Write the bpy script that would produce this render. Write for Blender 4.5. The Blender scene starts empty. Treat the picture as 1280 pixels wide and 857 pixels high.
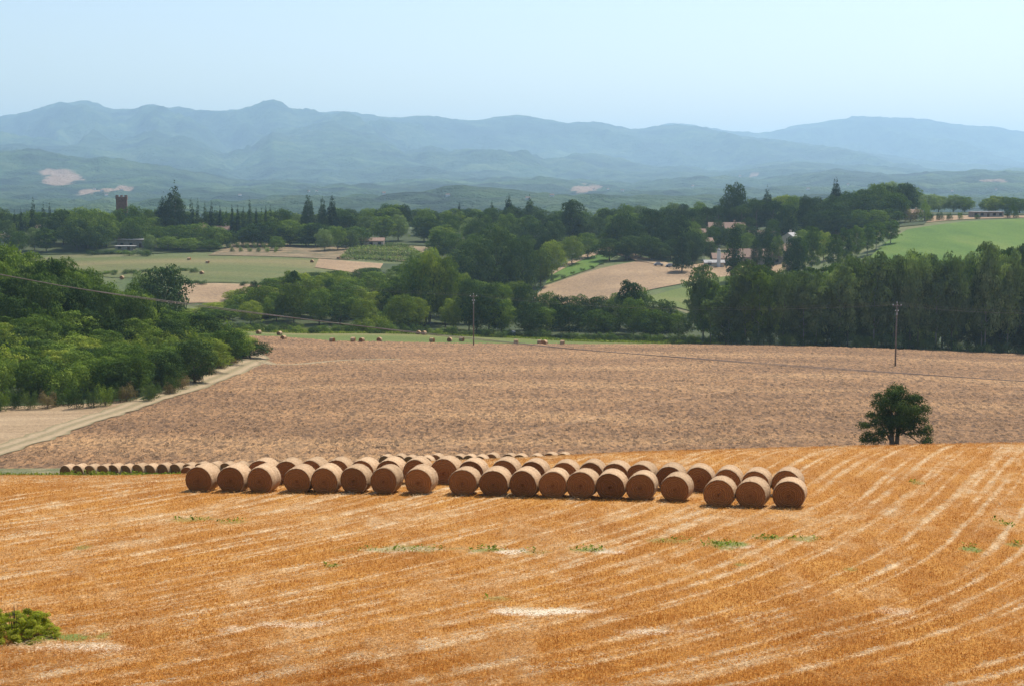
import bpy, math, random
import numpy as np
from mathutils import Vector
from mathutils.geometry import delaunay_2d_cdt

R = math.radians
random.seed(7)
rng = np.random.default_rng(7)
sc = bpy.context.scene
C = sc.collection

# ------------------------------------------------------------------ camera, sky, sun, exposure
F_PX, CX, CY, HORIZON = 1859.0, 640.0, 428.5, 230.0
PITCH = math.atan((CY - HORIZON) / F_PX)
cam_d = bpy.data.cameras.new('camera')
cam_d.sensor_width = 36.0
cam_d.lens = 36.0 * F_PX / 1280.0
cam_d.clip_start = 0.1
cam_d.clip_end = 80000.0
cam = bpy.data.objects.new('camera', cam_d)
C.objects.link(cam)
cam.location = (0, 0, 0)
cam.rotation_euler = (R(90) - PITCH, 0, 0)
sc.camera = cam

SUN_EL, SUN_AZ = R(56), R(34)          # azimuth clockwise from +Y (away from the camera, to the right)
world = bpy.data.worlds.new('World')
sc.world = world
world.use_nodes = True
wn = world.node_tree.nodes
sky = wn.new('ShaderNodeTexSky')
sky.sky_type = 'NISHITA'
sky.sun_disc = False
sky.sun_elevation = SUN_EL
sky.sun_rotation = SUN_AZ
sky.air_density = 1.0
sky.dust_density = 1.6
sky.ozone_density = 1.0
world.node_tree.links.new(sky.outputs[0], wn['Background'].inputs[0])
wn['Background'].inputs[1].default_value = 0.115

sun_d = bpy.data.lights.new('sun', 'SUN')
sun_d.energy = 4.5
sun_d.angle = R(0.5)
sun_d.color = (1.0, 0.95, 0.87)
sun = bpy.data.objects.new('sun', sun_d)
C.objects.link(sun)
sdir = Vector((math.sin(SUN_AZ) * math.cos(SUN_EL), math.cos(SUN_AZ) * math.cos(SUN_EL), math.sin(SUN_EL)))
sun.rotation_euler = sdir.to_track_quat('Z', 'Y').to_euler()

sc.view_settings.view_transform = 'Standard'
sc.view_settings.look = 'None'
sc.view_settings.gamma = 1.0
sc.view_settings.exposure = 0.46
sc.cycles.use_denoising = True
sc.cycles.max_bounces = 6
sc.cycles.diffuse_bounces = 3
sc.cycles.glossy_bounces = 2
sc.cycles.transmission_bounces = 3
sc.cycles.volume_bounces = 3
sc.cycles.sample_clamp_indirect = 4.0

# ------------------------------------------------------------------ numpy noise
def hash2(ix, iy, seed=0):
    h = (ix.astype(np.int64) * 374761393 + iy.astype(np.int64) * 668265263 + seed * 1442695041) & 0xffffffff
    h = ((h ^ (h >> 13)) * 1274126177) & 0xffffffff
    h = (h ^ (h >> 16)) & 0xffffff
    return h / float(0xffffff)

def vnoise(x, y, seed=0):
    x = np.asarray(x, float); y = np.asarray(y, float)
    ix = np.floor(x); iy = np.floor(y)
    fx = x - ix; fy = y - iy
    fx = fx * fx * (3 - 2 * fx); fy = fy * fy * (3 - 2 * fy)
    a = hash2(ix, iy, seed); b = hash2(ix + 1, iy, seed)
    c = hash2(ix, iy + 1, seed); d = hash2(ix + 1, iy + 1, seed)
    return (a * (1 - fx) + b * fx) * (1 - fy) + (c * (1 - fx) + d * fx) * fy

def fbm(x, y, octs=4, seed=0, gain=0.5):
    s = 0; a = 1.0; t = 0
    for o in range(octs):
        s = s + a * vnoise(x * 2 ** o + 17.3 * o, y * 2 ** o + 5.1 * o, seed + o)
        t += a; a *= gain
    return s / t

def sstep(a, b, x):
    t = np.clip((x - a) / (b - a), 0, 1)
    return t * t * (3 - 2 * t)

# ------------------------------------------------------------------ the lie of the land
def ratio(v):
    """height / distance of a line of sight"""
    b = (CY - np.asarray(v, float)) / F_PX
    return (-math.sin(PITCH) + b * math.cos(PITCH)) / (math.cos(PITCH) + b * math.sin(PITCH))

def s_of(u, v=430.0):
    b = (CY - v) / F_PX
    return (u - CX) / F_PX / (math.cos(PITCH) + b * math.sin(PITCH))

COLS_U = np.array([0, 160, 320, 480, 640, 800, 960, 1120, 1280], float)
COLS_S = s_of(COLS_U)
TAB = [
    (38,  [857] * 9),
    (48,  [753, 753, 753, 752, 752, 752, 751, 751, 750]),
    (60,  [682, 682, 681, 680, 678, 676, 674, 672, 670]),
    (72,  [641, 641, 640, 637, 636, 635, 635, 631, 627]),
    (82,  [612, 612, 610, 607, 605, 605, 607, 601, 595]),
    (98,  [596, 596, 591, 582, 576, 570, 569, 566, 563]),
    (112, [597, 597, 592, 583, 576, 567, 561, 557, 554]),
    (130, [600, 598, 596, 591, 588, 585, 578, 573, 567]),
    (158, [592, 591, 589, 587, 585, 583, 581, 578, 574]),
    (200, [538, 536, 534, 534, 534, 534, 534, 535, 536]),
    (235, [508, 506, 503, 503, 503, 503, 503, 504, 506]),
    (270, [449, 470, 480, 479, 479, 479, 479, 480, 484]),
    (310, [401, 437, 459, 459, 458, 458, 458, 460, 465]),
    (350, [353, 412, 443, 443, 443, 443, 443, 447, 453]),
    (400, [346, 405, 423, 427, 431, 432, 433, 437, 444]),
    (460, [360, 398, 411, 414, 420, 425, 427, 431, 440]),
    (520, [386, 384, 384, 398, 405, 395, 412, 418, 425]),
    (600, [362, 346, 346, 362, 378, 362, 370, 335, 326]),
    (700, [328, 323, 322, 328, 335, 326, 331, 301, 294]),
    (800, [300, 302, 303, 304, 305, 305, 303, 280, 273]),
    (900, [289, 290, 290, 290, 289, 289, 285, 268, 268]),
    (1100, [286, 286, 286, 285, 284, 282, 278, 271, 271]),
    (1600, [283] * 9),
    (3000, [266] * 9),
    (6000, [249] * 9),
    (40000, [234] * 9),
]
ST_Y = np.array([t[0] for t in TAB], float)
ST_R = np.array([[float(ratio(v)) for v in t[1]] for t in TAB])
NEAR_Y = np.array([-60, 0, 6, 14, 24, 31], float)
NEAR_Z = np.array([-1.6, -1.7, -4.2, -7.6, -10.6, -12.05])

def hermite(xs, ys, x):
    """monotone cubic through columns; ys (n, m) evaluated at x (m) column-wise"""
    dx = np.diff(xs)
    dl = np.diff(ys, axis=0) / dx[:, None]
    m = np.zeros_like(ys)
    ok = (dl[:-1] * dl[1:]) > 0
    m[1:-1] = np.where(ok, 2 * dl[:-1] * dl[1:] / np.where(ok, dl[:-1] + dl[1:], 1), 0)
    m[0] = dl[0]; m[-1] = dl[-1]
    i = np.clip(np.searchsorted(xs, x, side='right') - 1, 0, len(xs) - 2)
    t = (x - xs[i]) / dx[i]
    k = np.arange(len(x))
    y0, y1, m0, m1 = ys[i, k], ys[i + 1, k], m[i, k], m[i + 1, k]
    h = dx[i]
    return ((2 * t**3 - 3 * t**2 + 1) * y0 + (t**3 - 2 * t**2 + t) * h * m0 +
            (-2 * t**3 + 3 * t**2) * y1 + (t**3 - t**2) * h * m1)

def col_interp(s):
    """smooth table columns at lateral slope s -> (stations, m)"""
    s = np.clip(s, COLS_S[0], COLS_S[-1])
    f = (s - COLS_S[0]) / (COLS_S[1] - COLS_S[0])
    i = np.clip(np.floor(f).astype(int), 0, len(COLS_S) - 2)
    t = f - i
    n = len(COLS_S)
    p0 = ST_R[:, np.clip(i - 1, 0, n - 1)]; p1 = ST_R[:, i]; p2 = ST_R[:, i + 1]; p3 = ST_R[:, np.clip(i + 2, 0, n - 1)]
    return 0.5 * (2 * p1 + (p2 - p0) * t + (2 * p0 - 5 * p1 + 4 * p2 - p3) * t**2 + (3 * p1 - p0 - 3 * p2 + p3) * t**3)

LOGY = np.log(ST_Y)
def ground(x, y):
    x = np.atleast_1d(np.asarray(x, float)); y = np.atleast_1d(np.asarray(y, float))
    sh = np.broadcast(x, y).shape
    x = np.broadcast_to(x, sh).ravel(); y = np.broadcast_to(y, sh).ravel()
    out = np.empty(len(x))
    for a in range(0, len(x), 200000):
        xx, yy = x[a:a + 200000], y[a:a + 200000]
        yc = np.maximum(yy, 38.0)
        cols = col_interp(xx / yc) * ST_Y[:, None]            # heights at the stations
        z = hermite(LOGY, cols, np.log(np.minimum(yc, 39999)))
        zn = np.interp(yy, np.append(NEAR_Y, 38.0), np.append(NEAR_Z, ST_R[0, 0] * 38))
        out[a:a + 200000] = np.where(yy < 38, zn, z)
    return out.reshape(sh)

def gz(x, y): return float(ground(x, y)[0])

def hit(u, v, y0=38.0, y1=1500.0):
    """where the line of sight through a point of the photograph meets the land"""
    ys = np.exp(np.linspace(math.log(y0), math.log(y1), 900))
    s = s_of(u, v); r = float(ratio(v))
    d = ground(s * ys, ys) - r * ys
    k = np.where((d[:-1] < 0) & (d[1:] >= 0))[0]
    if d[0] >= 0: i = 0; t = 0.0
    elif len(k): i = k[0]; t = -d[i] / (d[i + 1] - d[i])
    else: i = int(np.argmin(-d)); t = 0.0
    y = ys[i] + t * (ys[min(i + 1, 899)] - ys[i])
    return s * y, y
def px(u, y, v=430.0): return s_of(u, v) * y
def vrow(x, y):
    r = gz(x, y) / y
    th = math.atan(r) + PITCH
    return CY - F_PX * math.tan(th)
def zof(v, y): return float(ratio(v)) * y

# ------------------------------------------------------------------ materials
def mat(name):
    m = bpy.data.materials.new(name); m.use_nodes = True
    nt = m.node_tree; b = nt.nodes['Principled BSDF']
    b.inputs['Roughness'].default_value = 0.9
    b.inputs['Specular IOR Level'].default_value = 0.15
    return m, nt, b
def N(nt, t, **kw):
    n = nt.nodes.new(t)
    for k, v in kw.items(): setattr(n, k, v)
    return n
def ramp(nt, fac, stops):
    r = N(nt, 'ShaderNodeValToRGB')
    e = r.color_ramp.elements
    while len(e) < len(stops): e.new(0.5)
    for i, (p, c) in enumerate(stops):
        e[i].position = p; e[i].color = (*c, 1)
    nt.links.new(fac, r.inputs[0]); return r.outputs[0]
def noise(nt, scale, detail=4, vec=None, rough=0.55):
    n = N(nt, 'ShaderNodeTexNoise'); n.inputs['Scale'].default_value = scale
    n.inputs['Detail'].default_value = detail; n.inputs['Roughness'].default_value = rough
    if vec is not None: nt.links.new(vec, n.inputs['Vector'])
    return n.outputs['Fac']
def gpos(nt): return N(nt, 'ShaderNodeNewGeometry').outputs['Position']
def ocoord(nt): return N(nt, 'ShaderNodeTexCoord').outputs['Object']
def mapped(nt, vec, scale, rot=(0, 0, 0)):
    m = N(nt, 'ShaderNodeMapping'); m.inputs['Scale'].default_value = scale; m.inputs['Rotation'].default_value = rot
    nt.links.new(vec, m.inputs[0]); return m.outputs[0]
def mixc(nt, fac, a, b, mode='MIX'):
    m = N(nt, 'ShaderNodeMix', data_type='RGBA', blend_type=mode)
    for s, v in ((m.inputs[0], fac), (m.inputs[6], a), (m.inputs[7], b)):
        if hasattr(v, 'links') or hasattr(v, 'is_linked'): nt.links.new(v, s)
        elif isinstance(v, (int, float)): s.default_value = v
        else: s.default_value = (*v, 1)
    return m.outputs[2]
def attr(nt, name): return N(nt, 'ShaderNodeAttribute', attribute_name=name).outputs['Fac']
def bump(nt, b, h, dist, strength=1.0):
    n = N(nt, 'ShaderNodeBump'); n.inputs['Distance'].default_value = dist; n.inputs['Strength'].default_value = strength
    nt.links.new(h, n.inputs['Height']); nt.links.new(n.outputs[0], b.inputs['Normal'])

def field_mat(name, c0, c1, c2, scale=0.05, fine=1.2, stretch=(1, 1, 1), rot=0.0, bd=0.3):
    m, nt, b = mat(name)
    p = mapped(nt, gpos(nt), stretch, (0, 0, rot))
    a = noise(nt, scale, 5, p); f = noise(nt, fine, 4, gpos(nt), 0.7)
    base = ramp(nt, a, [(0.3, c0), (0.5, c1), (0.7, c2)])
    dk = ramp(nt, f, [(0.25, (0.55, 0.55, 0.55)), (0.5, (1, 1, 1)), (0.75, (1.35, 1.35, 1.3))])
    nt.links.new(mixc(nt, 1.0, base, dk, 'MULTIPLY'), b.inputs['Base Color'])
    bump(nt, b, f, bd)
    return m

M = {}
M['ground'] = field_mat('scrub_ground', (0.05, 0.085, 0.025), (0.10, 0.115, 0.04), (0.17, 0.14, 0.07), 0.02, 0.5)
M['green_field'] = field_mat('hay_meadow', (0.07, 0.095, 0.025), (0.105, 0.115, 0.035), (0.165, 0.14, 0.055), 0.02, 0.8, (0.25, 1, 1))
M['meadow'] = field_mat('meadow_strip', (0.085, 0.115, 0.022), (0.115, 0.14, 0.032), (0.19, 0.165, 0.06), 0.03, 1.5, (0.3, 1, 1))
M['tan_field'] = field_mat('dry_field', (0.22, 0.148, 0.085), (0.27, 0.18, 0.10), (0.33, 0.23, 0.13), 0.04, 0.9)
M['pale_grass'] = field_mat('dry_grass', (0.24, 0.165, 0.09), (0.32, 0.22, 0.125), (0.39, 0.28, 0.165), 0.12, 2.0, (0.4, 1.6, 1), 0.3)
M['crop_green'] = field_mat('green_crop', (0.050, 0.105, 0.011), (0.075, 0.135, 0.015), (0.115, 0.160, 0.024), 0.05, 1.0, (1, 0.25, 1), 0.6)
M['earth_slope'] = field_mat('earth_slope', (0.09, 0.085, 0.04), (0.17, 0.125, 0.068), (0.25, 0.18, 0.10), 0.09, 0.6)
M['weeds'] = field_mat('weed_strip', (0.10, 0.13, 0.05), (0.17, 0.17, 0.08), (0.30, 0.24, 0.13), 0.3, 4.0)

# ploughed earth
m, nt, b = mat('ploughed_earth')
p = gpos(nt)
big = noise(nt, 0.03, 4, mapped(nt, p, (0.5, 1.6, 1), (0, 0, 0.15)))
med = noise(nt, 0.35, 4, p, 0.6)
vo = N(nt, 'ShaderNodeTexVoronoi'); vo.inputs['Scale'].default_value = 2.5; nt.links.new(mapped(nt, p, (1, 0.35, 1)), vo.inputs['Vector'])
base = ramp(nt, big, [(0.30, (0.170, 0.096, 0.048)), (0.5, (0.222, 0.126, 0.061)), (0.68, (0.295, 0.175, 0.084))])
c2 = ramp(nt, med, [(0.3, (0.86, 0.87, 0.89)), (0.55, (1.0, 1.0, 1.0)), (0.75, (1.13, 1.10, 1.05))])
sp = N(nt, 'ShaderNodeSeparateColor'); nt.links.new(vo.outputs['Color'], sp.inputs[0])
c3 = ramp(nt, sp.outputs[0], [(0.0, (0.50, 0.50, 0.52)), (0.4, (0.95, 0.95, 0.95)), (1.0, (1.48, 1.44, 1.34))])
nt.links.new(mixc(nt, 1.0, mixc(nt, 1.0, base, c2, 'MULTIPLY'), c3, 'MULTIPLY'), b.inputs['Base Color'])
bump(nt, b, noise(nt, 3.0, 4, p, 0.7), 0.12)
M['plough'] = m

# stubble (swaths and weeds come from attributes laid along the mown lines)
m, nt, b = mat('stubble')
p = gpos(nt)
sw = attr(nt, 'swath'); gr = attr(nt, 'weed'); wh = attr(nt, 'chaff')
t = noise(nt, 0.22, 5, p, 0.6)
f = noise(nt, 9.0, 3, mapped(nt, p, (1, 0.55, 1)), 0.75)
f2 = noise(nt, 2.2, 4, p, 0.7)
tm_ = noise(nt, 0.5, 5, mapped(nt, p, (1.0, 0.14, 1), (0, 0, R(22))), 0.65)
ta_ = N(nt, 'ShaderNodeMix', data_type='FLOAT'); ta_.inputs[0].default_value = 0.6; nt.links.new(t, ta_.inputs[2]); nt.links.new(tm_, ta_.inputs[3])
org = ramp(nt, ta_.outputs[0], [(0.28, (0.255, 0.098, 0.015)), (0.5, (0.36, 0.156, 0.025)), (0.7, (0.44, 0.218, 0.046))])
pale = ramp(nt, f2, [(0.3, (0.40, 0.25, 0.12)), (0.6, (0.54, 0.38, 0.21))])
mm = N(nt, 'ShaderNodeMath', operation='MULTIPLY_ADD'); nt.links.new(f2, mm.inputs[0]); mm.inputs[1].default_value = 1.1; mm.inputs[2].default_value = -0.55
ad = N(nt, 'ShaderNodeMath', operation='ADD', use_clamp=True); nt.links.new(sw, ad.inputs[0]); nt.links.new(mm.outputs[0], ad.inputs[1])
mu = N(nt, 'ShaderNodeMath', operation='MULTIPLY', use_clamp=True); nt.links.new(ad.outputs[0], mu.inputs[0])
sw2 = N(nt, 'ShaderNodeMath', operation='POWER'); nt.links.new(sw, sw2.inputs[0]); sw2.inputs[1].default_value = 0.35
nt.links.new(sw2.outputs[0], mu.inputs[1])
c = mixc(nt, mu.outputs[0], org, pale)
c = mixc(nt, wh, c, (0.62, 0.53, 0.40))
c = mixc(nt, gr, c, (0.15, 0.165, 0.035))
fc = ramp(nt, f, [(0.2, (0.55, 0.50, 0.45)), (0.5, (1.0, 1.0, 1.0)), (0.8, (1.45, 1.5, 1.55))])
nt.links.new(mixc(nt, 1.0, c, fc, 'MULTIPLY'), b.inputs['Base Color'])
bump(nt, b, f, 0.10, 0.8)
M['stubble'] = m

m, nt, b = mat('stubble_straw')
n1 = attr(nt, 'tint')
c = ramp(nt, n1, [(0.0, (0.29, 0.108, 0.018)), (0.40, (0.49, 0.205, 0.040)), (0.60, (0.58, 0.31, 0.09)), (0.82, (0.66, 0.47, 0.25)), (1.0, (0.78, 0.67, 0.48))])
nt.links.new(c, b.inputs['Base Color'])
tr_ = N(nt, 'ShaderNodeBsdfTranslucent'); nt.links.new(c, tr_.inputs[0])
mx_ = N(nt, 'ShaderNodeMixShader'); mx_.inputs[0].default_value = 0.42
nt.links.new(b.outputs[0], mx_.inputs[1]); nt.links.new(tr_.outputs[0], mx_.inputs[2]); nt.links.new(mx_.outputs[0], nt.nodes['Material Output'].inputs[0])
M['straw_blades'] = m

def leaf_mat(name, dark, mid, light, trans=0.16):
    m = bpy.data.materials.new(name); m.use_nodes = True
    nt = m.node_tree; nt.nodes.remove(nt.nodes['Principled BSDF'])
    out = nt.nodes['Material Output']
    oi = N(nt, 'ShaderNodeObjectInfo')
    c = ramp(nt, attr(nt, 'tint'), [(0.0, dark), (0.5, mid), (1.0, light)])
    hv = N(nt, 'ShaderNodeHueSaturation')
    mr = N(nt, 'ShaderNodeMapRange'); nt.links.new(oi.outputs['Random'], mr.inputs[0]); mr.inputs[3].default_value = 0.62; mr.inputs[4].default_value = 1.42
    m2 = N(nt, 'ShaderNodeMapRange'); nt.links.new(oi.outputs['Random'], m2.inputs[0]); m2.inputs[3].default_value = 0.515; m2.inputs[4].default_value = 0.485
    nt.links.new(mr.outputs[0], hv.inputs['Value']); nt.links.new(m2.outputs[0], hv.inputs['Hue']); nt.links.new(c, hv.inputs['Color'])
    d = N(nt, 'ShaderNodeBsdfDiffuse'); t = N(nt, 'ShaderNodeBsdfTranslucent'); mx = N(nt, 'ShaderNodeMixShader')
    tc = mixc(nt, 1.0, hv.outputs[0], (0.95, 1.15, 0.35), 'MULTIPLY')
    nt.links.new(hv.outputs[0], d.inputs[0]); nt.links.new(tc, t.inputs[0])
    mx.inputs[0].default_value = trans
    nt.links.new(d.outputs[0], mx.inputs[1]); nt.links.new(t.outputs[0], mx.inputs[2]); nt.links.new(mx.outputs[0], out.inputs[0])
    return m
M['leaf'] = leaf_mat('leaves_green', (0.038, 0.068, 0.013), (0.098, 0.150, 0.026), (0.21, 0.27, 0.048), 0.22)
M['leaf_dark'] = leaf_mat('leaves_dark_green', (0.024, 0.048, 0.013), (0.056, 0.092, 0.024), (0.12, 0.165, 0.04), 0.12)
M['leaf_light'] = leaf_mat('leaves_light_green', (0.09, 0.13, 0.020), (0.17, 0.21, 0.035), (0.30, 0.32, 0.06), 0.3)
M['leaf_grey'] = leaf_mat('leaves_grey_green', (0.075, 0.105, 0.04), (0.160, 0.205, 0.080), (0.30, 0.34, 0.15), 0.34)
M['leaf_dry'] = leaf_mat('leaves_dry', (0.12, 0.09, 0.045), (0.19, 0.135, 0.07), (0.24, 0.19, 0.10), 0.3)
M['needle'] = leaf_mat('needles', (0.018, 0.034, 0.014), (0.032, 0.056, 0.022), (0.06, 0.09, 0.034), 0.12)

def flat(name, col, rough=0.85, nscale=2.0, var=0.15):
    m, nt, b = mat(name)
    n = noise(nt, nscale, 4, ocoord(nt), 0.6)
    lo = tuple(c * (1 - var) for c in col); hi = tuple(min(1, c * (1 + var)) for c in col)
    nt.links.new(ramp(nt, n, [(0.3, lo), (0.7, hi)]), b.inputs['Base Color'])
    b.inputs['Roughness'].default_value = rough
    return m
M['bark'] = flat('bark', (0.13, 0.10, 0.07), 0.95, 3, 0.35)
M['bark_pale'] = flat('pale_bark', (0.27, 0.24, 0.20), 0.95, 3, 0.3)
M['wall_ochre'] = flat('ochre_plaster', (0.42, 0.28, 0.18), 0.9, 0.4, 0.15)
M['wall_cream'] = flat('cream_plaster', (0.52, 0.44, 0.34), 0.9, 0.4, 0.12)
M['wall_stone'] = flat('stone_wall', (0.30, 0.25, 0.20), 0.95, 1.0, 0.25)
M['wall_white'] = flat('white_plaster', (0.68, 0.66, 0.62), 0.9, 0.4, 0.08)
M['brick'] = flat('red_brick', (0.22, 0.115, 0.08), 0.9, 1.2, 0.25)
M['roof_tile'] = flat('clay_roof_tiles', (0.25, 0.165, 0.12), 0.9, 1.2, 0.25)
M['roof_grey'] = flat('pale_sheet_roof', (0.36, 0.34, 0.32), 0.7, 1.0, 0.12)
M['window'] = flat('window_dark', (0.03, 0.035, 0.04), 0.25, 1, 0.1)
M['wood_door'] = flat('door_wood', (0.12, 0.07, 0.04), 0.7, 2, 0.2)
M['pole_wood'] = flat('weathered_pole', (0.20, 0.155, 0.12), 0.9, 3, 0.25)
M['ceramic'] = flat('white_insulator', (0.75, 0.74, 0.72), 0.4, 2, 0.05)
M['wire'] = flat('cable', (0.21, 0.17, 0.15), 0.6, 1, 0.1)
M['car_white'] = flat('white_car_paint', (0.78, 0.78, 0.78), 0.3, 1, 0.02)
M['car_grey'] = flat('grey_car_paint', (0.34, 0.36, 0.38), 0.3, 1, 0.02)
M['tyre'] = flat('rubber', (0.03, 0.03, 0.03), 0.8, 2, 0.1)
M['wrap_white'] = flat('white_bale_wrap', (0.62, 0.58, 0.52), 0.7, 1, 0.1)

m, nt, b = mat('gravel_track')
p = gpos(nt); tr = attr(nt, 'rut')
n1 = noise(nt, 2.0, 5, p, 0.7)
c = ramp(nt, n1, [(0.3, (0.26, 0.185, 0.105)), (0.7, (0.40, 0.30, 0.18))])
g = ramp(nt, n1, [(0.3, (0.13, 0.115, 0.05)), (0.7, (0.26, 0.20, 0.11))])
nt.links.new(mixc(nt, tr, g, c), b.inputs['Base Color']); bump(nt, b, n1, 0.06)
M['track'] = m

# bales
def bale_mats():
    m, nt, b = mat('bale_end_straw')
    o = ocoord(nt)
    sx = N(nt, 'ShaderNodeSeparateXYZ'); nt.links.new(o, sx.inputs[0])
    ln = N(nt, 'ShaderNodeVectorMath', operation='LENGTH')
    cb = N(nt, 'ShaderNodeCombineXYZ'); nt.links.new(sx.outputs[0], cb.inputs[0]); nt.links.new(sx.outputs[2], cb.inputs[2]); nt.links.new(cb.outputs[0], ln.inputs[0])
    w = N(nt, 'ShaderNodeMath', operation='MULTIPLY'); nt.links.new(ln.outputs['Value'], w.inputs[0]); w.inputs[1].default_value = 70
    nn = noise(nt, 4, 4, o, 0.6)
    w2 = N(nt, 'ShaderNodeMath', operation='MULTIPLY_ADD'); nt.links.new(nn, w2.inputs[0]); w2.inputs[1].default_value = 14; nt.links.new(w.outputs[0], w2.inputs[2])
    sn = N(nt, 'ShaderNodeMath', operation='SINE'); nt.links.new(w2.outputs[0], sn.inputs[0])
    f = noise(nt, 22, 4, o, 0.7)
    a = N(nt, 'ShaderNodeMath', operation='MULTIPLY_ADD'); nt.links.new(sn.outputs[0], a.inputs[0]); a.inputs[1].default_value = 0.13; nt.links.new(f, a.inputs[2])
    ovar = ramp(nt, N(nt, 'ShaderNodeObjectInfo').outputs['Random'], [(0.0, (0.72, 0.72, 0.72)), (1.0, (1.3, 1.26, 1.2))])
    nt.links.new(mixc(nt, 1.0, ovar, ramp(nt, a.outputs[0], [(0.2, (0.13, 0.050, 0.016)), (0.5, (0.285, 0.122, 0.038)), (0.8, (0.46, 0.23, 0.085))]), 'MULTIPLY'), b.inputs['Base Color'])
    bump(nt, b, a.outputs[0], 0.03)
    M['bale_end'] = m
    m, nt, b = mat('bale_net_wrap')
    o = ocoord(nt)
    f = noise(nt, 14, 4, mapped(nt, o, (1, 0.5, 1)), 0.7)
    band = noise(nt, 5, 2, mapped(nt, o, (0.05, 1.6, 0.05)))
    c1 = ramp(nt, f, [(0.2, (0.29, 0.17, 0.085)), (0.5, (0.46, 0.305, 0.175)), (0.8, (0.62, 0.46, 0.30))])
    c2 = ramp(nt, band, [(0.35, (0.8, 0.78, 0.76)), (0.65, (1.1, 1.1, 1.1))])
    ovar = ramp(nt, N(nt, 'ShaderNodeObjectInfo').outputs['Random'], [(0.0, (0.85, 0.84, 0.82)), (1.0, (1.15, 1.15, 1.15))])
    nt.links.new(mixc(nt, 1.0, ovar, mixc(nt, 1.0, c1, c2, 'MULTIPLY'), 'MULTIPLY'), b.inputs['Base Color'])
    bump(nt, b, f, 0.03)
    M['bale_wrap'] = m
    M['bale_fuzz'] = flat('loose_straw', (0.55, 0.36, 0.20), 0.9, 4, 0.3)
bale_mats()

# mountains
m, nt, b = mat('forested_mountain')
p = gpos(nt)
n1 = noise(nt, 0.004, 8, p, 0.65); n2 = noise(nt, 0.0012, 4, p)
c = ramp(nt, n1, [(0.38, (0.010, 0.030, 0.016)), (0.52, (0.040, 0.080, 0.030)), (0.66, (0.085, 0.125, 0.05))])
c2 = ramp(nt, n2, [(0.35, (0.6, 0.65, 0.7)), (0.65, (1.5, 1.45, 1.3))])
c = mixc(nt, 1.0, c, c2, 'MULTIPLY')
c = mixc(nt, attr(nt, 'clearing'), c, (0.36, 0.24, 0.16))
nt.links.new(c, b.inputs['Base Color']); bump(nt, b, noise(nt, 0.0045, 7, p, 0.72), 160)
M['mountain'] = m

# ------------------------------------------------------------------ mesh helpers
def np_mesh(name, verts, faces, material, attrs=None, fattrs=None, smooth=False):
    """faces: (n,k) int array"""
    me = bpy.data.meshes.new(name)
    verts = np.ascontiguousarray(verts, dtype=np.float32); faces = np.ascontiguousarray(faces, dtype=np.int32)
    n, k = faces.shape
    me.vertices.add(len(verts)); me.vertices.foreach_set('co', verts.ravel())
    me.loops.add(n * k); me.loops.foreach_set('vertex_index', faces.ravel())
    me.polygons.add(n); me.polygons.foreach_set('loop_start', np.arange(0, n * k, k, dtype=np.int32))
    me.polygons.foreach_set('loop_total', np.full(n, k, dtype=np.int32))
    me.polygons.foreach_set('use_smooth', np.full(n, smooth))
    for an, av in (attrs or {}).items():
        a = me.attributes.new(an, 'FLOAT', 'POINT'); a.data.foreach_set('value', np.asarray(av, dtype=np.float32).ravel())
    for an, av in (fattrs or {}).items():
        a = me.attributes.new(an, 'FLOAT', 'FACE'); a.data.foreach_set('value', np.asarray(av, dtype=np.float32).ravel())
    me.materials.append(material)
    me.update(calc_edges=True); me.validate()
    return me
def link(name, me, parent=None, loc=None):
    o = bpy.data.objects.new(name, me); C.objects.link(o)
    if parent is not None: o.parent = parent
    if loc is not None: o.location = loc
    return o
def tag(o, label, cat, group=None):
    o['label'] = label; o['category'] = cat
    if group: o['group'] = group
    return o
def struct(o, kind='structure'): o['kind'] = kind; return o
def grid_faces(nr, nc):
    i = np.arange(nr - 1)[:, None] * nc + np.arange(nc - 1)[None, :]
    i = i.ravel()
    return np.stack([i, i + 1, i + nc + 1, i + nc], 1)

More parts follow.
